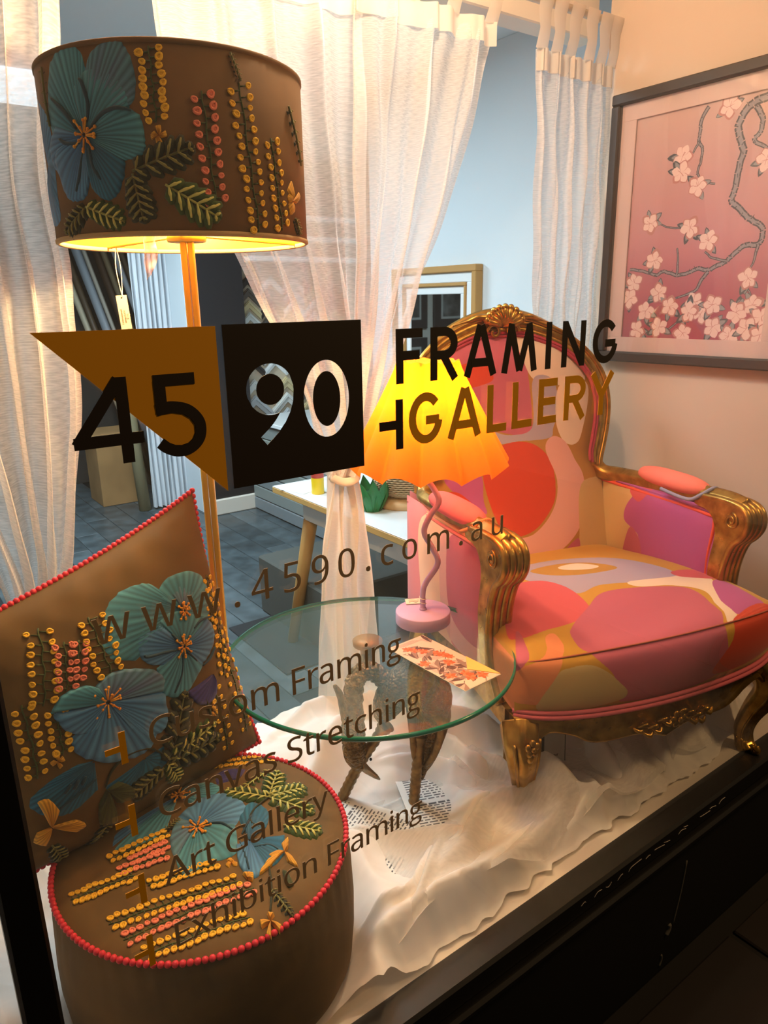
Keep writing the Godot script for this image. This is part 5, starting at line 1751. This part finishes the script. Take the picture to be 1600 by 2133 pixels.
func letter(ch: String, x0: float, x1: float, yb: float, h: float, w: float) -> Array:
	var l := x0 + w / 2; var r := x1 - w / 2; var t := yb + h; var mid := (x0 + x1) / 2
	var m := yb + h * .5
	match ch:
		"F": return [[Vector2(l, yb), Vector2(l, t)], [Vector2(x0, t - w / 2), Vector2(x1, t - w / 2)], [Vector2(l, m + .001), Vector2(x1 - .005, m + .001)]]
		"R": return [[Vector2(l, yb), Vector2(l, t)], [Vector2(x0, t - w / 2), Vector2(x0 + (x1 - x0) * .5, t - w / 2)] + arc(Vector2(x0 + (x1 - x0) * .5, t - w / 2 - h * .22), Vector2((x1 - x0) * .5 - w * .6, h * .22), 90, -90) + [Vector2(l, t - w / 2 - h * .44)], [Vector2(mid - .002, m - .002), Vector2(r + .001, yb)]]
		"A": return [[Vector2(l, yb), Vector2(mid - w * .12, t)], [Vector2(r, yb), Vector2(mid + w * .12, t)], [Vector2(l + .008, yb + h * .27), Vector2(r - .008, yb + h * .27)]]
		"M": return [[Vector2(l, yb), Vector2(l + (x1 - x0) * .18, t)], [Vector2(l + (x1 - x0) * .16, t - .002), Vector2(mid, yb + .002)], [Vector2(r - (x1 - x0) * .16, t - .002), Vector2(mid, yb + .002)], [Vector2(r, yb), Vector2(r - (x1 - x0) * .18, t)]]
		"I": return [[Vector2(mid, yb), Vector2(mid, t)]]
		"N": return [[Vector2(l, yb), Vector2(l, t)], [Vector2(l, t - .003), Vector2(r, yb + .003)], [Vector2(r, yb), Vector2(r, t)]]
		"G": return [arc(Vector2(mid, yb + h / 2), Vector2((x1 - x0) / 2 - w / 2, h / 2 - w / 2), 42, 352, 40), [Vector2(r, yb + h * .46), Vector2(mid, yb + h * .46)]]
		"L": return [[Vector2(l, yb), Vector2(l, t)], [Vector2(x0, yb + w / 2), Vector2(x1, yb + w / 2)]]
		"E": return [[Vector2(l, yb), Vector2(l, t)], [Vector2(x0, yb + w / 2), Vector2(x1, yb + w / 2)], [Vector2(x0, m), Vector2(x1 - .003, m)], [Vector2(x0, t - w / 2), Vector2(x1, t - w / 2)]]
		"Y": return [[Vector2(l - .001, t), Vector2(mid, m - .002)], [Vector2(r + .001, t), Vector2(mid, m - .002)], [Vector2(mid, m + .001), Vector2(mid, yb)]]
	return [[Vector2(l, yb), Vector2(l, t)]]

func word(called: String, txt: String, xs: Array, yb: float, h: float, w: float, m: Material, label: String) -> void:
	var t := thing(called, Vector3(xs[0][0], yb, 0), label, "lettering")
	for k in txt.length():
		glyph("letter", letter(txt[k], xs[k][0], xs[k][1], yb, h, w), w, m, t)

func type_line(txt: String, x0: float, x1: float, yb: float, cap: float, label: String) -> void:
	var t := thing("vinyl_line", Vector3(x0, yb, 0), label, "lettering")
	var sf := SystemFont.new()
	sf.font_names = PackedStringArray(["Droid Sans"])
	var px := cap / (.714 * 48.0)
	var total := 0.0
	for k in txt.length(): total += sf.get_string_size(txt[k], HORIZONTAL_ALIGNMENT_LEFT, -1, 48).x * px
	var gap := (x1 - x0 - total) / maxi(1, txt.length() - 1)
	var ref := TextMesh.new()
	ref.font = sf; ref.font_size = 48; ref.pixel_size = px; ref.depth = .0006; ref.text = "H"; ref.horizontal_alignment = HORIZONTAL_ALIGNMENT_LEFT
	var base := ref.get_aabb().position.y
	var x := x0
	for k in txt.length():
		if txt[k] != " ":
			var tm := TextMesh.new()
			tm.font = sf; tm.font_size = 48; tm.pixel_size = px; tm.depth = .0006
			tm.horizontal_alignment = HORIZONTAL_ALIGNMENT_LEFT
			tm.text = txt[k]
			var o := part("letter", tm, M.vinyl_brown, t)
			o.position = Vector3(x - x0, -base, ZL + .0003)
		x += sf.get_string_size(txt[k], HORIZONTAL_ALIGNMENT_LEFT, -1, 48).x * px + gap

func plus_mark(x0: float, x1: float, y0: float, y1: float, w: float, m: Material, label: String) -> void:
	var st := begin()
	var ym := (y0 + y1) / 2
	var p := PackedVector2Array([Vector2(x1 - w, y0), Vector2(x1, y0), Vector2(x1, y1), Vector2(x1 - w, y1), Vector2(x1 - w, ym + w / 2), Vector2(x0, ym + w / 2), Vector2(x0, ym - w / 2), Vector2(x1 - w, ym - w / 2)])
	prism(st, p, ZL, ZL + .0006)
	solo("vinyl_mark", st, m, label, "symbol")

func build_lettering() -> void:
	# amber triangle with the figures 4 and 5
	var tr := thing("amber_triangle", Vector3(.142, .92, 0), "amber vinyl triangle with dark figures 4 and 5 on the window glass", "sign")
	var s := begin()
	prism(s, PackedVector2Array([Vector2(.1419, 1.1012), Vector2(.3245, .9196), Vector2(.3245, 1.1012)]), ZL, ZL + .0006)
	part("triangle", s, M.vinyl_amber, tr, true)
	var w := .0122
	glyph("figure", [[Vector2(.2182, 1.0555), Vector2(.2182, .968)], [Vector2(.2362, .993), Vector2(.1665, .993)], [Vector2(.1695, .9905), Vector2(.2165, 1.053)]], w, M.vinyl_black, tr, ZL + .0007)
	glyph("figure", [[Vector2(.2518, 1.0487), Vector2(.2960, 1.0487)], [Vector2(.2576, 1.0487), Vector2(.2576, 1.0145)], curve([Vector2(.2518, 1.0185), Vector2(.268, 1.0205), Vector2(.286, 1.0155), Vector2(.2975, 1.002), Vector2(.2968, .986), Vector2(.2865, .9755), Vector2(.272, .973), Vector2(.26, .9775), Vector2(.2525, .984)], 12)], w, M.vinyl_black, tr, ZL + .0007)
	# black square from which 9 and 0 are cut
	var sq := thing("black_square", Vector3(.332, .921, 0), "black vinyl square with a see-through 90 cut out, on the window glass", "sign")
	var k := 1000.0
	var o9 := PackedVector2Array(); var i9 := PackedVector2Array(); var o0 := PackedVector2Array(); var i0 := PackedVector2Array()
	for q in arc(Vector2(.3855, 1.029), Vector2(.0302, .0292), 0, 360, 48).slice(0, 48): o9.append(q * k)
	for q in arc(Vector2(.3855, 1.029), Vector2(.0176, .0176), 0, 360, 40).slice(0, 40): i9.append(q * k)
	for q in arc(Vector2(.4606, 1.0115), Vector2(.0322, .0462), 0, 360, 48).slice(0, 48): o0.append(q * k)
	for q in arc(Vector2(.4606, 1.0115), Vector2(.0192, .033), 0, 360, 40).slice(0, 40): i0.append(q * k)
	var tailp := PackedVector2Array()
	for q in curve([Vector2(.4095, 1.032), Vector2(.4088, 1.016), Vector2(.4025, 1.0), Vector2(.391, .985), Vector2(.3735, .9705)], 12): tailp.append(q * k)
	var tail: PackedVector2Array = Geometry2D.offset_polyline(tailp, 6.2, Geometry2D.JOIN_ROUND, Geometry2D.END_BUTT)[0]
	var st := begin()
	for cut in [[.3319, .3855], [.3855, .4606], [.4606, .5131]]:
		var strip := PackedVector2Array([Vector2(cut[0], .921), Vector2(cut[1], .921), Vector2(cut[1], 1.1024), Vector2(cut[0], 1.1024)])
		for q in 4: strip[q] *= k
		var parts := [strip]
		for c in [o9, tail, o0]:
			var nxt := []
			for p in parts: nxt.append_array(Geometry2D.clip_polygons(p, c))
			parts = nxt
		for c in [i9, i0]:
			for p in Geometry2D.intersect_polygons(strip, c):
				if c == i9: parts.append_array(Geometry2D.clip_polygons(p, tail))
				else: parts.append(p)
		for p in parts:
			var q := PackedVector2Array()
			for v in p: q.append(v / k)
			if q.size() > 2: prism(st, q, ZL, ZL + .0006)
	part("square", st, M.vinyl_black, sq, true)
	word("vinyl_word", "FRAMING", [[.5662, .6098], [.6233, .672], [.6827, .7455], [.7551, .8293], [.848, .8592], [.884, .938], [.957, 1.0195]], 1.0202, .0690, .0118, M.vinyl_black, "black vinyl word FRAMING on the window glass")
	word("vinyl_word", "GALLERY", [[.5865, .6445], [.6537, .7177], [.729, .7685], [.78, .8228], [.8360, .8776], [.8955, .947], [.9575, 1.0165]], .9368, .0690, .0118, M.vinyl_amber, "amber vinyl word GALLERY on the window glass")
	plus_mark(.5381, .5765, .9348, 1.0005, .0118, M.vinyl_black, "black vinyl half plus mark before the word GALLERY")
	type_line("www.4590.com.au", .1586, .7722, .7765, .0395, "brown vinyl web address on the window glass above the service lines")
	type_line("Custom Framing", .2007, .5700, .6330, .0375, "brown vinyl line reading Custom Framing on the window glass")
	type_line("Canvas Stretching", .2016, .6048, .5345, .0375, "brown vinyl line reading Canvas Stretching on the window glass")
	type_line("Art Gallery", .2011, .4357, .4385, .0375, "brown vinyl line reading Art Gallery on the window glass")
	type_line("Exhibition Framing", .1999, .6080, .3400, .0375, "brown vinyl line reading Exhibition Framing on the window glass")
	plus_mark(.1537, .1775, .6255, .6665, .0075, M.vinyl_amber, "amber vinyl half plus mark before Custom Framing")
	plus_mark(.1537, .1775, .5275, .5700, .0075, M.vinyl_amber, "amber vinyl half plus mark before Canvas Stretching")
	plus_mark(.1537, .1775, .4295, .4720, .0075, M.vinyl_amber, "amber vinyl half plus mark before Art Gallery")
	plus_mark(.1537, .1775, .3330, .3805, .0075, M.vinyl_amber, "amber vinyl half plus mark before Exhibition Framing")
